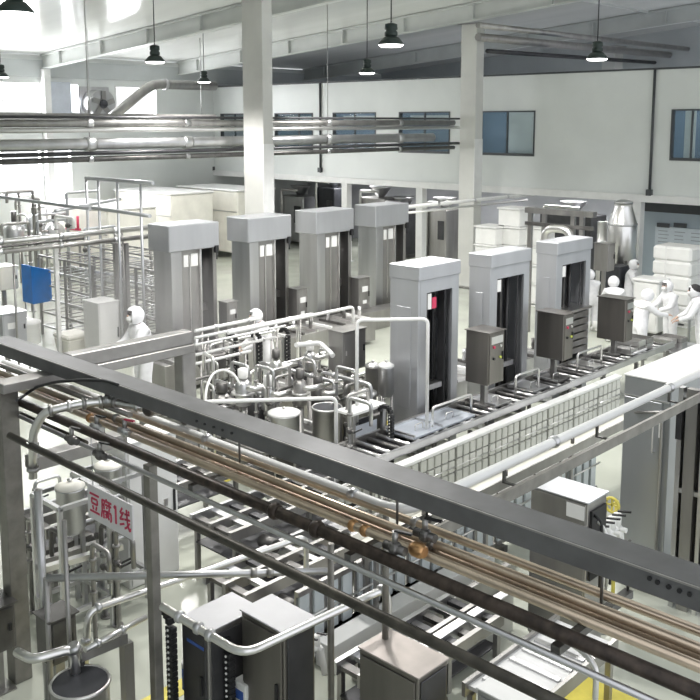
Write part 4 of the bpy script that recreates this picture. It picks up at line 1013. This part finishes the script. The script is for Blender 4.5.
# =================================================================== FAR LEFT: RACKS, BOARD, TANKS
# shelving of tray racks along X
def tray_rack(x0, x1, y, label, n=6, depth=.9, top=2.3):
    t = thing('tray_rack', label, 'rack', ((x0+x1)/2, y, 0), 'low tray racks at the left')
    k = max(2, int((x1-x0)/1.1))
    for i in range(k+1):
        x = x0+(x1-x0)*i/k
        for yy in (y, y+depth): part('upright', MB().box((x-.03, yy-.03, 0), (x+.03, yy+.03, top)), 'steel_dull', t)
    for j in range(n):
        z = .25+(top-.3)*j/(n-1)
        b = MB()
        for yy in (y, y+depth): b.box((x0, yy-.02, z), (x1, yy+.02, z+.05))
        for i in range(k*3+1):
            x = x0+(x1-x0)*i/(k*3); b.box((x-.015, y+.02, z+.01), (x+.015, y+depth-.02, z+.04))
        part('shelf', b, 'steel_dull' if j % 2 else 'steel', t)
    return t
q = W(46, 332, z=.1)
tray_rack(q.x-.2, q.x+2.6, q.y, 'low open tray rack right of the blue board')
tray_rack(q.x+2.8, q.x+4.6, q.y+.6, 'low open tray rack behind the pale cabinet')
tray_rack(q.x-3.5, q.x+.6, q.y+3.2, 'low open tray rack behind the rack with the blue board', top=2.0)
p, p2 = W(22, 264, y=q.y-.3), W(41, 306, y=q.y-.3)
t = thing('blue_board', 'bright blue board standing at the left before the tray rack', 'board', ((p.x+p2.x)/2, q.y-.3, 0))
part('sheet', MB().box((p.x, q.y-.33, p2.z), (p2.x-.4, q.y-.28, p.z), .008), 'blue', t)
part('side_flap', MB().hexa([(p2.x-.4, q.y-.3, p2.z), (p2.x-.37, q.y-.34, p2.z), (p2.x+.02, q.y+.0, p2.z+.1), (p2.x, q.y+.04, p2.z+.1), (p2.x-.4, q.y-.3, p.z), (p2.x-.37, q.y-.34, p.z), (p2.x+.02, q.y+.0, p.z-.1), (p2.x, q.y+.04, p.z-.1)]), 'blue', t)
part('leg', MB().cyl((p.x+.1, q.y-.3, 0), (p.x+.1, q.y-.3, p2.z), .025, 8).cyl((p2.x-.45, q.y-.3, 0), (p2.x-.45, q.y-.3, p2.z), .025, 8), 'steel', t)
# white boxy bin
p = W(72, 332, z=.75)
t = thing('white_bin', 'small cream bin on the floor before the tray rack', 'bin', (p.x, p.y, 0))
part('tub', MB().hexa([(p.x-.28, p.y-.25, .05), (p.x+.28, p.y-.25, .05), (p.x+.28, p.y+.25, .05), (p.x-.28, p.y+.25, .05), (p.x-.36, p.y-.32, .62), (p.x+.36, p.y-.32, .62), (p.x+.36, p.y+.32, .62), (p.x-.36, p.y+.32, .62)], .03), 'cream', t)
part('lid', MB().box((p.x-.38, p.y-.34, .62), (p.x+.38, p.y+.34, .74), .04), 'cream', t)
for sx in (-1, 1): part('caster', MB().cyl((p.x+sx*.2, p.y-.2, .03), (p.x+sx*.2, p.y-.15, .03), .03, 8), 'black', t)
# left edge machine: hopper on legs, pale boxes
p = W(8, 345, z=.9)
panel_box('pale_cabinet', (p.x-.9, p.y-.1, .9), (p.x-.02, p.y+.5, 1.62), 0, 'steel_pale', 'pale machine box at the left edge below the blue board', cat='cabinet', labels=((.2, .5, .3, .2, 'white'),))
p = W(-1, 268, x=-24.6)
panel_box('pale_cabinet', (p.x-.7, p.y, p.z-.65), (p.x, p.y+.55, p.z), 0, 'cream', 'small cream box with dark side at the left edge', cat='cabinet')
p = W(27, 322, z=1.3)
kettle(p, .3, .5, 'white', 'white hopper beside the foot of the blue board', lid='white', frame=False)
# cream curtain walls / insulated boxes behind
for i, (a, b, yy, zt, lab) in enumerate(((38, 108, 18.6, 2.7, 'long cream insulated box behind the tray racks'), (116, 172, 22.5, 3.0, 'cream insulated box left of the first rear press'), (178, 238, 25.6, 3.0, 'cream insulated box behind the first two rear presses'))):
    x0, x1 = W(a, 240, y=yy).x, W(b, 240, y=yy).x
    t = thing('insulated_box', lab, 'machine', ((x0+x1)/2, yy, 0), 'cream insulated boxes')
    part('body', MB().box((x0, yy, .3), (x1, yy+2.2, zt), .06), 'cream', t)
    part('lid', MB().box((x0-.03, yy-.03, zt), (x1+.03, yy+2.23, zt+.08), .03), 'white', t)
    for f in (.06, .94):
        for dy in (.2, 2.0): part('leg', MB().box((x0+(x1-x0)*f-.06, yy+dy-.06, 0), (x0+(x1-x0)*f+.06, yy+dy+.06, .3)), 'steel', t)
    part('seam', MB().box((x0+.02, yy-.012, zt-.9), (x1-.02, yy, zt-.86)), 'steel', t)
# long pipes over the left
for i, (a, b, z, r, m, lab) in enumerate((((0, 242), (150, 227), 3.3, .07, 'steel_bright', 'upper long bright pipe above the tray racks at left'),
                                        ((0, 252), (165, 235), 3.1, .06, 'steel_dull', 'lower long pipe above the tray racks at left'),
                                        ((0, 247), (80, 238), 3.2, .03, 'steel_dark', 'thin dark pipe between two long pipes at left'))):
    p = W(*a, z=z); q2 = W(*b, z=z)
    pipe('process_pipe', [V((p.x, p.y-1, z)), V((p.x, q2.y, z))], r, m, lab, 'long pipes above the racks', stands=[V((p.x, p.y+k, z)) for k in (.3, 3.2)], clamps=[((p.x, p.y+k*1.5, z), (0, 1, 0)) for k in range(4)], cr=1.25)
for px, lab in ((115, 'slim steel post right of the tray racks'), (126, 'second slim steel post right of the tray racks'), (55, 'slim pale post behind the tray rack, under the long pipes')):
    p = W(px, 243, z=3.05)
    solo('steel_post', MB().box((p.x-.045, p.y-.045, 0), (p.x+.045, p.y+.045, 3.05)), 'steel_dull' if px != 55 else 'white', lab, 'post', 'posts at the left')
for i, (a, b, z, lab) in enumerate((((0, 197), (90, 209), 4.1, 'steel pipe crossing the lower left windows'), ((80, 206), (150, 216), 4.1, 'steel pipe continuing towards the first rear press'), ((55, 211), (120, 199), 4.0, 'short steel pipe tilted before the left windows'))):
    p = W(*a, z=z); q2 = W(*b, z=z)
    solo('process_pipe', MB().tube([p, q2], .04, 8), 'steel_pale', lab, 'pipe', 'pipes before the left windows')
for i, (px, pt, h, r, m, lab) in enumerate(((14, 222, 1.0, .42, 'steel', 'steel mixing tank at the far left edge'), (34, 214, 1.0, .42, 'steel_pale', 'steel mixing tank second from the left edge'), (54, 222, .9, .4, 'steel', 'steel mixing tank under the red valve'))):
    p = W(px, pt, x=-33.0-1.0*(i % 2)); zt = p.z
    t = thing('mixing_tank', lab, 'tank', (p.x, p.y, 0), 'distant mixing tanks')
    part('vessel', MB().lathe((p.x, p.y, 0), [(.1, zt-h-.2), (r, zt-h), (r, zt-.3), (r*.7, zt-.1), (.12, zt)], 18), m, t)
    part('motor', MB().cyl((p.x, p.y, zt), (p.x, p.y, zt+.4), .1, 10), 'steel_dark', t)
    part('pipework', MB().tube(rounded([(p.x+r*.6, p.y, zt-.2), (p.x+r*.6, p.y, zt+.3), (p.x+r*1.5, p.y+.2, zt+.3), (p.x+r*1.5, p.y+.2, .02)], .15), .04, 8), 'steel_bright', t)
    for k in range(3):
        a = 2*PI*k/3; part('leg', MB().cyl((p.x+r*.8*math.cos(a), p.y+r*.8*math.sin(a), 0), (p.x+r*.8*math.cos(a), p.y+r*.8*math.sin(a), zt-h+.05), .04, 8), 'steel_dull', t)
p = W(72, 229, x=-31.5)
solo('lever_valve', MB().bar(p+V((-.4, 0, 0)), p+V((.4, .1, 0)), .1, .08).cyl(p+V((.3, .08, 0)), p+V((.3, .08, .5)), .05, 8).cyl((p.x-.3, p.y, 0), (p.x-.3, p.y, p.z), .05, 8), 'red', 'red lever valve on the distant tanks at left', 'valve')
# tall thin frame of pipes near the left windows
p = W(86, 178, z=4.6)
t = thing('pipe_gantry', 'tall thin pipe frame before the left wall', 'frame', (p.x, p.y, 0))
for px in (86, 98, 117, 140):
    c = W(px, 178, y=p.y); part('upright', MB().cyl((c.x, p.y, 0), (c.x, p.y, 4.6), .035, 8), 'steel_pale', t)
c = W(153, 178, y=p.y); part('cross_pipe', MB().cyl((p.x, p.y, 4.6), (c.x, p.y, 4.6), .05, 8), 'steel_pale', t)

# =================================================================== REAR BAYS UNDER THE UPPER STOREY
rnd = random.Random(3)
def rear_machine(px, pyt, w, h, m, label, y=31.0):
    p = W(px, pyt, y=y)
    t = thing('rear_machine', label, 'machine', (p.x, y, 0), 'machines in the dim rear bays')
    part('body', MB().box((p.x-w/2, y, .15), (p.x+w/2, y+1.2, h), .03), m, t)
    part('hopper', MB().lathe((p.x, y+.6, 0), [(.15, h), (.5, h+.45), (.52, h+.5)], 14), 'steel', t)
    part('pipe', MB().tube(rounded([(p.x-w*.4, y-.1, .3), (p.x-w*.4, y-.1, h+.3), (p.x+w*.3, y-.1, h+.3)], .15), .06, 8), 'steel_bright', t)
    part('panel', MB().box((p.x+w*.1, y-.02, h*.45), (p.x+w*.4, y, h*.8)), 'charcoal', t)
    for sx in (-1, 1): part('foot', MB().box((p.x+sx*w*.4-.08, y+.1, 0), (p.x+sx*w*.4+.08, y+1.1, .15)), 'steel_dark', t)
for i, (px, w, h, m, lab) in enumerate(((190, 2.0, 2.6, 'steel_dark', 'dark machine in the rear bay left of the near column'), (222, 1.5, 2.2, 'steel_dull', 'grey machine in the rear bay close left of the near column'), (292, 1.6, 2.4, 'steel', 'steel machine in the rear bay right of the near column'), (325, 1.2, 2.9, 'dark', 'black machine in the rear bay beside the leftmost white post'),
                                      (372, 1.6, 2.6, 'steel_dull', 'grey machine in the rear bay behind the last rear press'), (395, 1.2, 2.2, 'charcoal', 'charcoal machine in the rear bay behind the last rear press'), (436, 1.1, 2.3, 'steel_dull', 'grey machine in the rear bay left of the wide window column'), (565, 2.2, 2.5, 'charcoal', 'dark machine in the rear bay behind the right front press'))):
    rear_machine(px, 215, w, h, m, lab)
# white crates stacked behind front presses
for i, (px, py, k, lab) in enumerate(((492, 226, 3, 'white crate stack behind the middle front press, left'), (508, 212, 4, 'taller white crate stack behind the middle front press'), (524, 226, 3, 'white crate stack behind the middle front press, right'))):
    p = W(px, 250, y=25.5); t0 = None
    for j in range(5 if i == 1 else 4):
        z = .12+j*.62
        t = thing('white_crate', 'white crate in the stacks behind the middle front press', 'crate', (p.x, 25.5+.4*i, z), 'white crates stacked behind the front presses')
        y = 25.5+.4*i
        part('tub', MB().box((p.x-.42, y-.4, z), (p.x+.42, y+.4, z+.56), .03), 'white_plastic', t)
        part('rim', MB().box((p.x-.46, y-.44, z+.56), (p.x+.46, y+.44, z+.615), .01), 'white', t)
    solo('pallet', MB().box((p.x-.5, y-.5, 0), (p.x+.5, y+.5, .03)).box((p.x-.5, y-.5, .09), (p.x+.5, y+.5, .115)).box((p.x-.5, y-.45, .03), (p.x-.4, y+.45, .09)).box((p.x+.4, y-.45, .03), (p.x+.5, y+.45, .09)), 'white_plastic', 'white pallet below the ' + lab, 'pallet')
# long white pipes towards the right, under the wall
p, q2 = W(398, 208, z=3.35), W(592, 190, z=3.35)
pipe('process_pipe', [p, V((p.x, q2.y, 3.35))], .06, 'white', 'long white pipe from the last rear press past the wide window column', 'pipes under the wall', clamps=[((p.x, p.y+k*2, 3.35), (0, 1, 0)) for k in range(1, 4)], cr=1.25)
p, q2 = W(398, 214, z=3.15), W(530, 200, z=3.15)
pipe('process_pipe', [p, V((p.x, q2.y, 3.15))], .04, 'steel_bright', 'thin bright pipe just below the long white pipe', 'pipes under the wall')
# frame of uprights by the right front press
t = thing('pipe_gantry', 'steel pipe frame standing behind the right front press', 'frame', (-13, 22.5, 0))
for px in (531, 545, 574, 583): c = W(px, 200, y=22.5); part('upright', MB().box((c.x-.06, 22.45, 0), (c.x+.06, 22.55, 3.45)), 'steel_dull', t)
a, b = W(527, 197, y=22.5), W(596, 190, y=22.5)
part('cross_bar', MB().box((a.x, 22.4, 3.45), (b.x, 22.6, 3.6)), 'steel_dull', t)
part('cross_bar', MB().box((a.x, 22.42, 3.1), (b.x, 22.5, 3.2)), 'steel_dark', t)
c = W(560, 205, y=22.2)
part('bent_pipe', MB().tube(rounded([(c.x-.45, 22.2, .05), (c.x-.45, 22.2, 3.1), (c.x+.35, 22.2, 3.1), (c.x+.35, 22.2, .05)], .3), .11, 12), 'steel_bright', t)
# silo
p = W(621, 262, y=27.6); zb = p.z
t = thing('steel_silo', 'shiny conical topped steel silo above the workers', 'tank', (p.x, 27.6, 0)); y = 27.6
r = .46
zt = W(621, 203, y=27.6).z; zs = W(621, 223, y=27.6).z
part('vessel', MB().lathe((p.x, y, 0), [(.12, zb-.55), (r, zb), (r, zs), (r*.98, zs+.02), (r*.62, zt-.12), (r*.62, zt)], 28), 'steel_bright', t)
part('top_cap', MB().lathe((p.x, y, 0), [(r*.66, zt), (r*.66, zt+.05), (.1, zt+.12)], 24), 'steel', t)
part('band', MB().lathe((p.x, y, 0), [(r*1.03, zs-.06), (r*1.03, zs)], 28), 'steel', t)
part('side_pipe', MB().cyl((p.x-r-.25, y, .1), (p.x-r-.25, y, zs), .16, 14), 'steel_bright', t)
for k in range(4):
    a = PI/4+PI/2*k; part('leg', MB().cyl((p.x+r*math.cos(a), y+r*math.sin(a), 0), (p.x+r*math.cos(a), y+r*math.sin(a), zb+.1), .05, 8), 'steel_dark', t)
p = W(600, 245, y=24.6)
panel_box('control_box', (p.x-.35, 24.9, 1.6), (p.x+.12, 25.3, p.z), 0, 'steel_dull', 'grey box on a stand left of the steel silo', labels=())
c = W(614, 280, y=26.4)
t = thing('rear_machine', 'black machine base below the steel silo', 'machine', (c.x, 26.4, 0))
part('body', MB().box((c.x-.4, 26.2, .1), (c.x+.3, 26.9, 1.55), .03), 'dark', t)
part('motor', MB().cyl((c.x-.2, 26.5, 1.55), (c.x-.2, 26.5, 1.95), .14, 12), 'charcoal', t)
part('foot', MB().box((c.x-.42, 26.15, 0), (c.x+.32, 26.95, .1)), 'steel_dark', t)
# notice boards on lower right wall
a, b = W(655, 226, y=30.1), W(702, 262, y=30.1)
t = thing('notice_board', 'large pale notice board on the blue grey wall at right', 'notice board', ((a.x+b.x)/2, 30.15, b.z))
part('board', MB().box((a.x, 30.13, b.z), (b.x+.6, 30.199, a.z), .005), 'paper', t)
lines = MB()
for k in range(7):
    for c in range(4):
        x0 = a.x+.12+c*(b.x+.6-a.x)/4; z = a.z-.16-k*(a.z-b.z-.2)/7
        lines.box((x0, 30.122, z), (x0+(b.x+.6-a.x)/4*(.5+.25*rnd.random()), 30.13, z+.025))
part('text_lines', lines, 'ink', t)
part('label', MB().box((a.x+.5, 30.118, b.z+.1), (a.x+.95, 30.13, b.z+.3)), 'green', t, 'yellow green label')
for px, lab in ((663, 'dark plate over the notice board, left'), (680, 'dark plate over the notice board, right')):
    c = W(px, 225, y=30.1); solo('wall_plate', MB().box((c.x-.22, 30.09, c.z-.08), (c.x+.22, 30.13, c.z+.06)), 'trim_dark', lab, 'plate')
# tall white sack stack, white tubs and tables at right
p = W(677, 262, y=26.6)
for j in range(5):
    z = .15+j*.44; t = thing('wrapped_bale', 'white wrapped bale in the tall pile before the notice board', 'bale', (p.x, 26.6, z), 'white bales in the tall pile')
    part('wrap', MB().box((p.x-.6, 26.2, z), (p.x+.6, 27.2, z+.44), .07), 'white_plastic', t)
    part('strap', MB().box((p.x-.2, 26.19, z+.02), (p.x-.16, 27.21, z+.42)), 'white', t)
solo('pallet', MB().box((p.x-.65, 26.1, 0), (p.x+.65, 27.3, .04)).box((p.x-.65, 26.1, .11), (p.x+.65, 27.3, .15)).box((p.x-.65, 26.15, .04), (p.x-.5, 27.25, .11)).box((p.x+.5, 26.15, .04), (p.x+.65, 27.25, .11)), 'white_plastic', 'white pallet below the tall pile of bales', 'pallet')
p = W(651, 270, y=24.6)
t = thing('tote_box', 'white tall tote behind the nearest right worker', 'crate', (p.x, 24.6, 0))
part('tub', MB().box((p.x-.38, 24.3, .1), (p.x+.38, 24.95, 1.55), .05), 'white_plastic', t); part('lid', MB().box((p.x-.42, 24.26, 1.55), (p.x+.42, 24.99, 1.63), .02), 'white', t); part('caster', MB().box((p.x-.3, 24.4, 0), (p.x+.3, 24.85, .1)), 'steel_dark', t)
t = thing('work_table', 'white work table at the right edge among the workers', 'table', (-9.3, 24.6, 0))
part('tabletop', MB().box((-10.4, 24.2, .84), (-7.8, 25.2, .9), .01), 'white', t)
for x in (-10.3, -7.9):
    for y in (24.3, 25.1): part('leg', MB().box((x-.03, y-.03, 0), (x+.03, y+.03, .84)), 'steel', t)
for k, (x, y, lab) in enumerate(((-9.9, 24.6, 'white tub on the right work table, left of two'), (-8.9, 24.7, 'white tub on the right work table, right of two'))):
    t = thing('white_tub', lab, 'tub', (x, y, .9), 'white tubs on the work table')
    part('tub', MB().hexa([(x-.2, y-.15, .9), (x+.2, y-.15, .9), (x+.2, y+.15, .9), (x-.2, y+.15, .9), (x-.26, y-.2, 1.15), (x+.26, y-.2, 1.15), (x+.26, y+.2, 1.15), (x-.26, y+.2, 1.15)], .02), 'white_plastic', t)
    part('content', MB().box((x-.24, y-.18, 1.15), (x+.24, y+.18, 1.17)), 'white', t)

# =================================================================== PEOPLE IN WHITE COVERALLS
def skin_mesh(name, verts, edges, sub=2, root=0):
    me = bpy.data.meshes.new(name); me.from_pydata([v[0] for v in verts], edges, []); me.update()
    o = bpy.data.objects.new(name, me); C.objects.link(o)
    md = o.modifiers.new('s', 'SKIN'); md.use_smooth_shade = True
    o.modifiers.new('d', 'SUBSURF').levels = sub
    sv = me.skin_vertices[0].data if me.skin_vertices else None
    if sv is None:
        return o
    for i, v in enumerate(verts):
        r = v[1]; sv[i].radius = (r, r) if not isinstance(r, tuple) else r
        sv[i].use_root = (i == root)
    dg = bpy.context.evaluated_depsgraph_get(); dg.update()
    nm = bpy.data.meshes.new_from_object(o.evaluated_get(dg)); nm.name = name
    bpy.data.objects.remove(o)
    for p in nm.polygons: p.use_smooth = True
    return nm
def person(loc, heading, label, pose='work', lean=0.25, s=1.0, hair=False):
    """hooded worker: bare figure, one-piece suit, hood, mask, gloves, boots; local +Y is forward"""
    t = thing('person', label, 'person', loc, None); t.rotation_euler = (0, 0, heading)
    ln = lean
    def up(z, y=0): return (0, y+ln*(z-.95)*.8, z-.05*ln*max(0, z-.95))
    arm = {'work': ((.25, .16, 1.12), (.18, .42, 1.05)), 'down': ((.27, .02, 1.14), (.27, .1, .88)), 'reach': ((.27, .22, 1.2), (.2, .52, 1.15)), 'bend': ((.26, .2, 1.02), (.16, .42, .9))}[pose]
    sh = up(1.40)
    def off(p): return (p[0], p[1]+sh[1]*.9, p[2]-.06*ln)
    base = [up(.95), up(1.12), up(1.30), up(1.43), up(1.50, .01), up(1.58, .03), up(1.68, .035)]
    rad = [.13, .125, .145, .10, .055, .085, .085]
    V0 = [(b, r) for b, r in zip(base, rad)]; E = [(i, i+1) for i in range(6)]
    def add(p, r, par): V0.append((p, r)); E.append((par, len(V0)-1)); return len(V0)-1
    hands = []
    for sx in (-1, 1):
        a = add((sx*.17, sh[1], sh[2]), .07, 3); e = off(arm[0]); h = off(arm[1])
        b = add((sx*e[0], e[1], e[2]), .05, a); c = add((sx*h[0], h[1], h[2]), .034, b); hands.append((sx, V((sx*e[0], e[1], e[2])), V((sx*h[0], h[1], h[2])), c))
        l = add((sx*.1, 0, .86), .10, 0); k = add((sx*.11, .02, .48), .062, l); f = add((sx*.11, -.02, .1), .045, k); add((sx*.12, .12, .04), .035, f)
    nb = len(V0)
    # five fingers on each hand
    for sx, e, h, c in hands:
        d = (h-e).normalized(); sd = V((1, 0, 0)); palm = h+d*.07
        pi = add(tuple(palm), .03, c)
        for k, (u, L) in enumerate(((-.03, .075), (-.01, .085), (.012, .08), (.032, .06))):
            a = palm+sd*u*1.0+d*.02; q = add(tuple(a), .011, pi); q2 = add(tuple(a+d*L*.6+V((0, 0, -.01))), .009, q); add(tuple(a+d*L*.9+V((0, 0, -.035))), .008, q2)
        th = h+d*.03+sd*(-sx)*.035; q = add(tuple(th), .012, c); add(tuple(th+d*.05+sd*(-sx)*.02), .010, q)
    me = skin_mesh('body', V0, E, 1); me.materials.append(M['skin'])
    o = bpy.data.objects.new('body', me); C.objects.link(o); o.parent = t; WORLD[o.name] = V(loc)
    # suit: same skeleton without head and hands, wider
    SV, SE = [], []
    sr = [.165, .165, .185, .12, .085]
    for b, r in zip(base[:5], sr): SV.append((b, r))
    SE += [(i, i+1) for i in range(4)]
    def sadd(p, r, par): SV.append((p, r)); SE.append((par, len(SV)-1)); return len(SV)-1
    for sx, e, h, c in hands:
        a = sadd((sx*.18, sh[1], sh[2]), .095, 3); b = sadd(tuple(e), .078, a); sadd(tuple(h), .056, b)
        l = sadd((sx*.1, 0, .86), .135, 0); k = sadd((sx*.115, .02, .48), .10, l); sadd((sx*.115, -.02, .14), .085, k)
    me = skin_mesh('coverall', SV, SE, 2); me.materials.append(M['suit'])
    o2 = bpy.data.objects.new('coverall', me); C.objects.link(o2); o2.parent = t
    hd = V(base[6])+V((0, -.005, -.03))
    # hood: shell open at the face
    bm = bmesh.new(); bmesh.ops.create_uvsphere(bm, u_segments=20, v_segments=14, radius=1)
    for v in list(bm.verts):
        if v.co.y > .72 and -.55 < v.co.z < .45: bm.verts.remove(v)
    for v in bm.verts:
        z = v.co.z; k = 1.0 if z > -.4 else 1.0+(-.4-z)*.35
        v.co = V((v.co.x*.135*k, v.co.y*.15*k, z*.165))+hd
    hb = MB(); hb.bm.free(); hb.bm = bm
    for f in bm.faces: f.smooth = True
    def local(name, mb, m, lab=None):
        ob = link(name, mb, m, V((0, 0, 0))); ob.parent = t
        if lab: ob['label'] = lab
        return ob
    local('hood', hb, 'suit')
    fc = hd+V((0, .1, 0))
    local('face_mask', MB().sphere(fc+V((0, -.02, -.06)), .075, 14, (.95, .85, .8)), 'white', 'white face mask')
    local('nose', MB().sphere(fc+V((0, .012, -.005)), .018, 8, (.8, 1, 1.4)), 'skin')
    for sx in (-1, 1):
        local('eye', MB().sphere(fc+V((sx*.034, -.003, .03)), .013, 8), 'eye')
        local('boot', MB().sphere((sx*.12, .04, .06), .1, 12, (.62, 1.5, .62)).lathe((sx*.118, -.02, 0), [(.07, .06), (.075, .2), (.085, .32)], 14), 'white_plastic', 'white rubber boot')
    if hair: local('hair', MB().sphere(hd+V((0, -.03, .05)), .15, 14, (.9, .95, .9)), 'dark_cloth', 'dark cap')
    t.scale = (1.14*s, 1.14*s, s)
    return t
def stand(px, py, deg, label, pose, lean, s=1.0, hair=False):
    """put the worker so that the head, not the feet, is at the given place"""
    zh = (1.76-.05*lean)*s; p = W(px, py, z=zh); a = math.radians(deg); o = (lean*.58+.03)*s
    return person((p.x+math.sin(a)*o, p.y-math.cos(a)*o, 0), a, label, pose, lean, s, hair)
# left worker stands on a low step
pL = W(139, 310, d=17.0); zl = pL.z-1.76
step = thing('step_platform', 'low steel step under the left worker', 'platform', (pL.x, pL.y, 0))
part('deck', MB().box((pL.x-.7, pL.y-.5, zl-.05), (pL.x+.7, pL.y+.5, zl)), 'steel', step)
for sx in (-1, 1):
    for sy in (-1, 1): part('leg', MB().box((pL.x+sx*.65-.03, pL.y+sy*.45-.03, 0), (pL.x+sx*.65+.03, pL.y+sy*.45+.03, zl-.05)), 'steel_dull', step)
person((pL.x+.1, pL.y, zl), math.radians(165), 'worker in white coverall at left, head bowed, behind the grey frame', 'work', .15, 1.03)
stand(257, 311, 150, 'worker in white hood mostly hidden behind pipes before the second rear press', 'bend', .35)
stand(634, 261, -75, 'worker in white coverall standing tallest below the steel silo', 'work', .1)
stand(614, 278, 38, 'worker in white seen from behind, above the third control box', 'bend', .25)
stand(590, 271, 60, 'worker in white half hidden right of the tray press', 'work', .2)
stand(647, 291, -25, 'worker in white nearest at right, bending over the conveyor end', 'reach', .3)
stand(668, 282, 150, 'worker in white coverall facing the conveyor, right of the nearest worker', 'work', .2)
stand(695, 287, 120, 'worker with dark cap at the right picture edge', 'bend', .3, 1.0, True)

# thin steam hanging over the left half of the hall
hm = bpy.data.materials.new('steam'); hm.use_nodes = True; hn = hm.node_tree; hn.nodes.clear()
ho = hn.nodes.new('ShaderNodeOutputMaterial'); hv = hn.nodes.new('ShaderNodeVolumeScatter')
hv.inputs['Color'].default_value = (1, 1, 1, 1); hv.inputs['Anisotropy'].default_value = .2
# thickest in the middle of the puff, fading to nothing at its edge, broken up by noise
tc = hn.nodes.new('ShaderNodeTexCoord'); mp = hn.nodes.new('ShaderNodeMapping'); mp.inputs['Location'].default_value = (-.5, -.5, -.5)
sc2 = hn.nodes.new('ShaderNodeVectorMath'); sc2.operation = 'LENGTH'
mr = hn.nodes.new('ShaderNodeMapRange'); mr.inputs['From Min'].default_value = .1; mr.inputs['From Max'].default_value = .48; mr.inputs['To Min'].default_value = .15; mr.inputs['To Max'].default_value = 0
nz = hn.nodes.new('ShaderNodeTexNoise'); nz.inputs['Scale'].default_value = 5
mu = hn.nodes.new('ShaderNodeMath'); mu.operation = 'MULTIPLY'; mu2 = hn.nodes.new('ShaderNodeMath'); mu2.operation = 'MULTIPLY'; mu2.inputs[1].default_value = 2.0
hn.links.new(tc.outputs['Generated'], mp.inputs['Vector']); hn.links.new(mp.outputs['Vector'], sc2.inputs[0]); hn.links.new(sc2.outputs['Value'], mr.inputs['Value'])
hn.links.new(tc.outputs['Generated'], nz.inputs['Vector']); hn.links.new(nz.outputs['Fac'], mu2.inputs[0]); hn.links.new(mr.outputs['Result'], mu.inputs[0]); hn.links.new(mu2.outputs[0], mu.inputs[1]); hn.links.new(mu.outputs[0], hv.inputs['Density'])
hn.links.new(hv.outputs[0], ho.inputs['Volume'])
st = solo('steam', MB().sphere((-17.6, 11.6, 1.7), 1.0, 24, (3.6, 2.8, 1.65)), hm, 'thin white steam around the left worker and the first rear press', 'steam'); st['kind'] = 'stuff'
# =================================================================== LIGHT, WORLD, CAMERA
w = bpy.data.worlds.new('World'); bpy.context.scene.world = w; w.use_nodes = True
nt = w.node_tree; bg = nt.nodes['Background']
bg.inputs['Color'].default_value = (.93, .96, 1.0, 1); bg.inputs['Strength'].default_value = 1.15
def area(loc, rot, sx, sy, e, col=(1, 1, 1), name='window_daylight'):
    l = bpy.data.lights.new(name, 'AREA'); l.shape = 'RECTANGLE'; l.size = sx; l.size_y = sy; l.energy = e; l.color = col
    o = bpy.data.objects.new(name, l); C.objects.link(o); o.location = loc; o.rotation_euler = rot
    return o
# daylight through the left windows (one sky light in each opening)
for y0, y1, z0, z1 in holesL:
    area((XL-.22, (y0+y1)/2, (z0+z1)/2), (0, -PI/2, 0), z1-z0-.1, y1-y0-.1, 72*(y1-y0)*(z1-z0), (.97, .98, 1))
# added fill lights without fixtures, brightening the rooms under the upper storey
for x in (-30, -24, -18, -13):
    l = bpy.data.lights.new('bay_fill_light', 'AREA'); l.shape = 'RECTANGLE'; l.size = 3; l.size_y = .3; l.energy = 140
    o = bpy.data.objects.new('bay_fill_light', l); C.objects.link(o); o.location = (x, 31.5, 3.42)
for x in (-28, -20, -13, -8):  # more added fill lights, brightening the corridor seen through the windows
    l = bpy.data.lights.new('corridor_fill_light', 'AREA'); l.shape = 'RECTANGLE'; l.size = 4; l.size_y = .3; l.energy = 35
    o = bpy.data.objects.new('corridor_fill_light', l); C.objects.link(o); o.location = (x, YB+.8, 7.5)
# added spots without fixtures, lifting the hall and the gable beyond the partition
for x, y in ((-14, 12), (-14, 18), (-8, 16), (-8, 8), (-20, 14), (-26, 18), (-24, 35), (-14, 36), (-6, 36)):
    spot((x, y, 7.6), LP)
sc = bpy.context.scene
cam = bpy.data.cameras.new('Camera'); cam.sensor_width = 36; cam.lens = FPX/700*36; cam.shift_y = -(350-PY)/700; cam.clip_end = 200
co = bpy.data.objects.new('Camera', cam); C.objects.link(co)
co.location = (0, 0, HC); co.rotation_euler = (PI/2-PITCH, 0, HEAD)
sc.camera = co
sc.view_settings.view_transform = 'Standard'; sc.view_settings.look = 'None'
sc.view_settings.gamma = 1; sc.view_settings.use_curve_mapping = False
sc.view_settings.exposure = 0.27
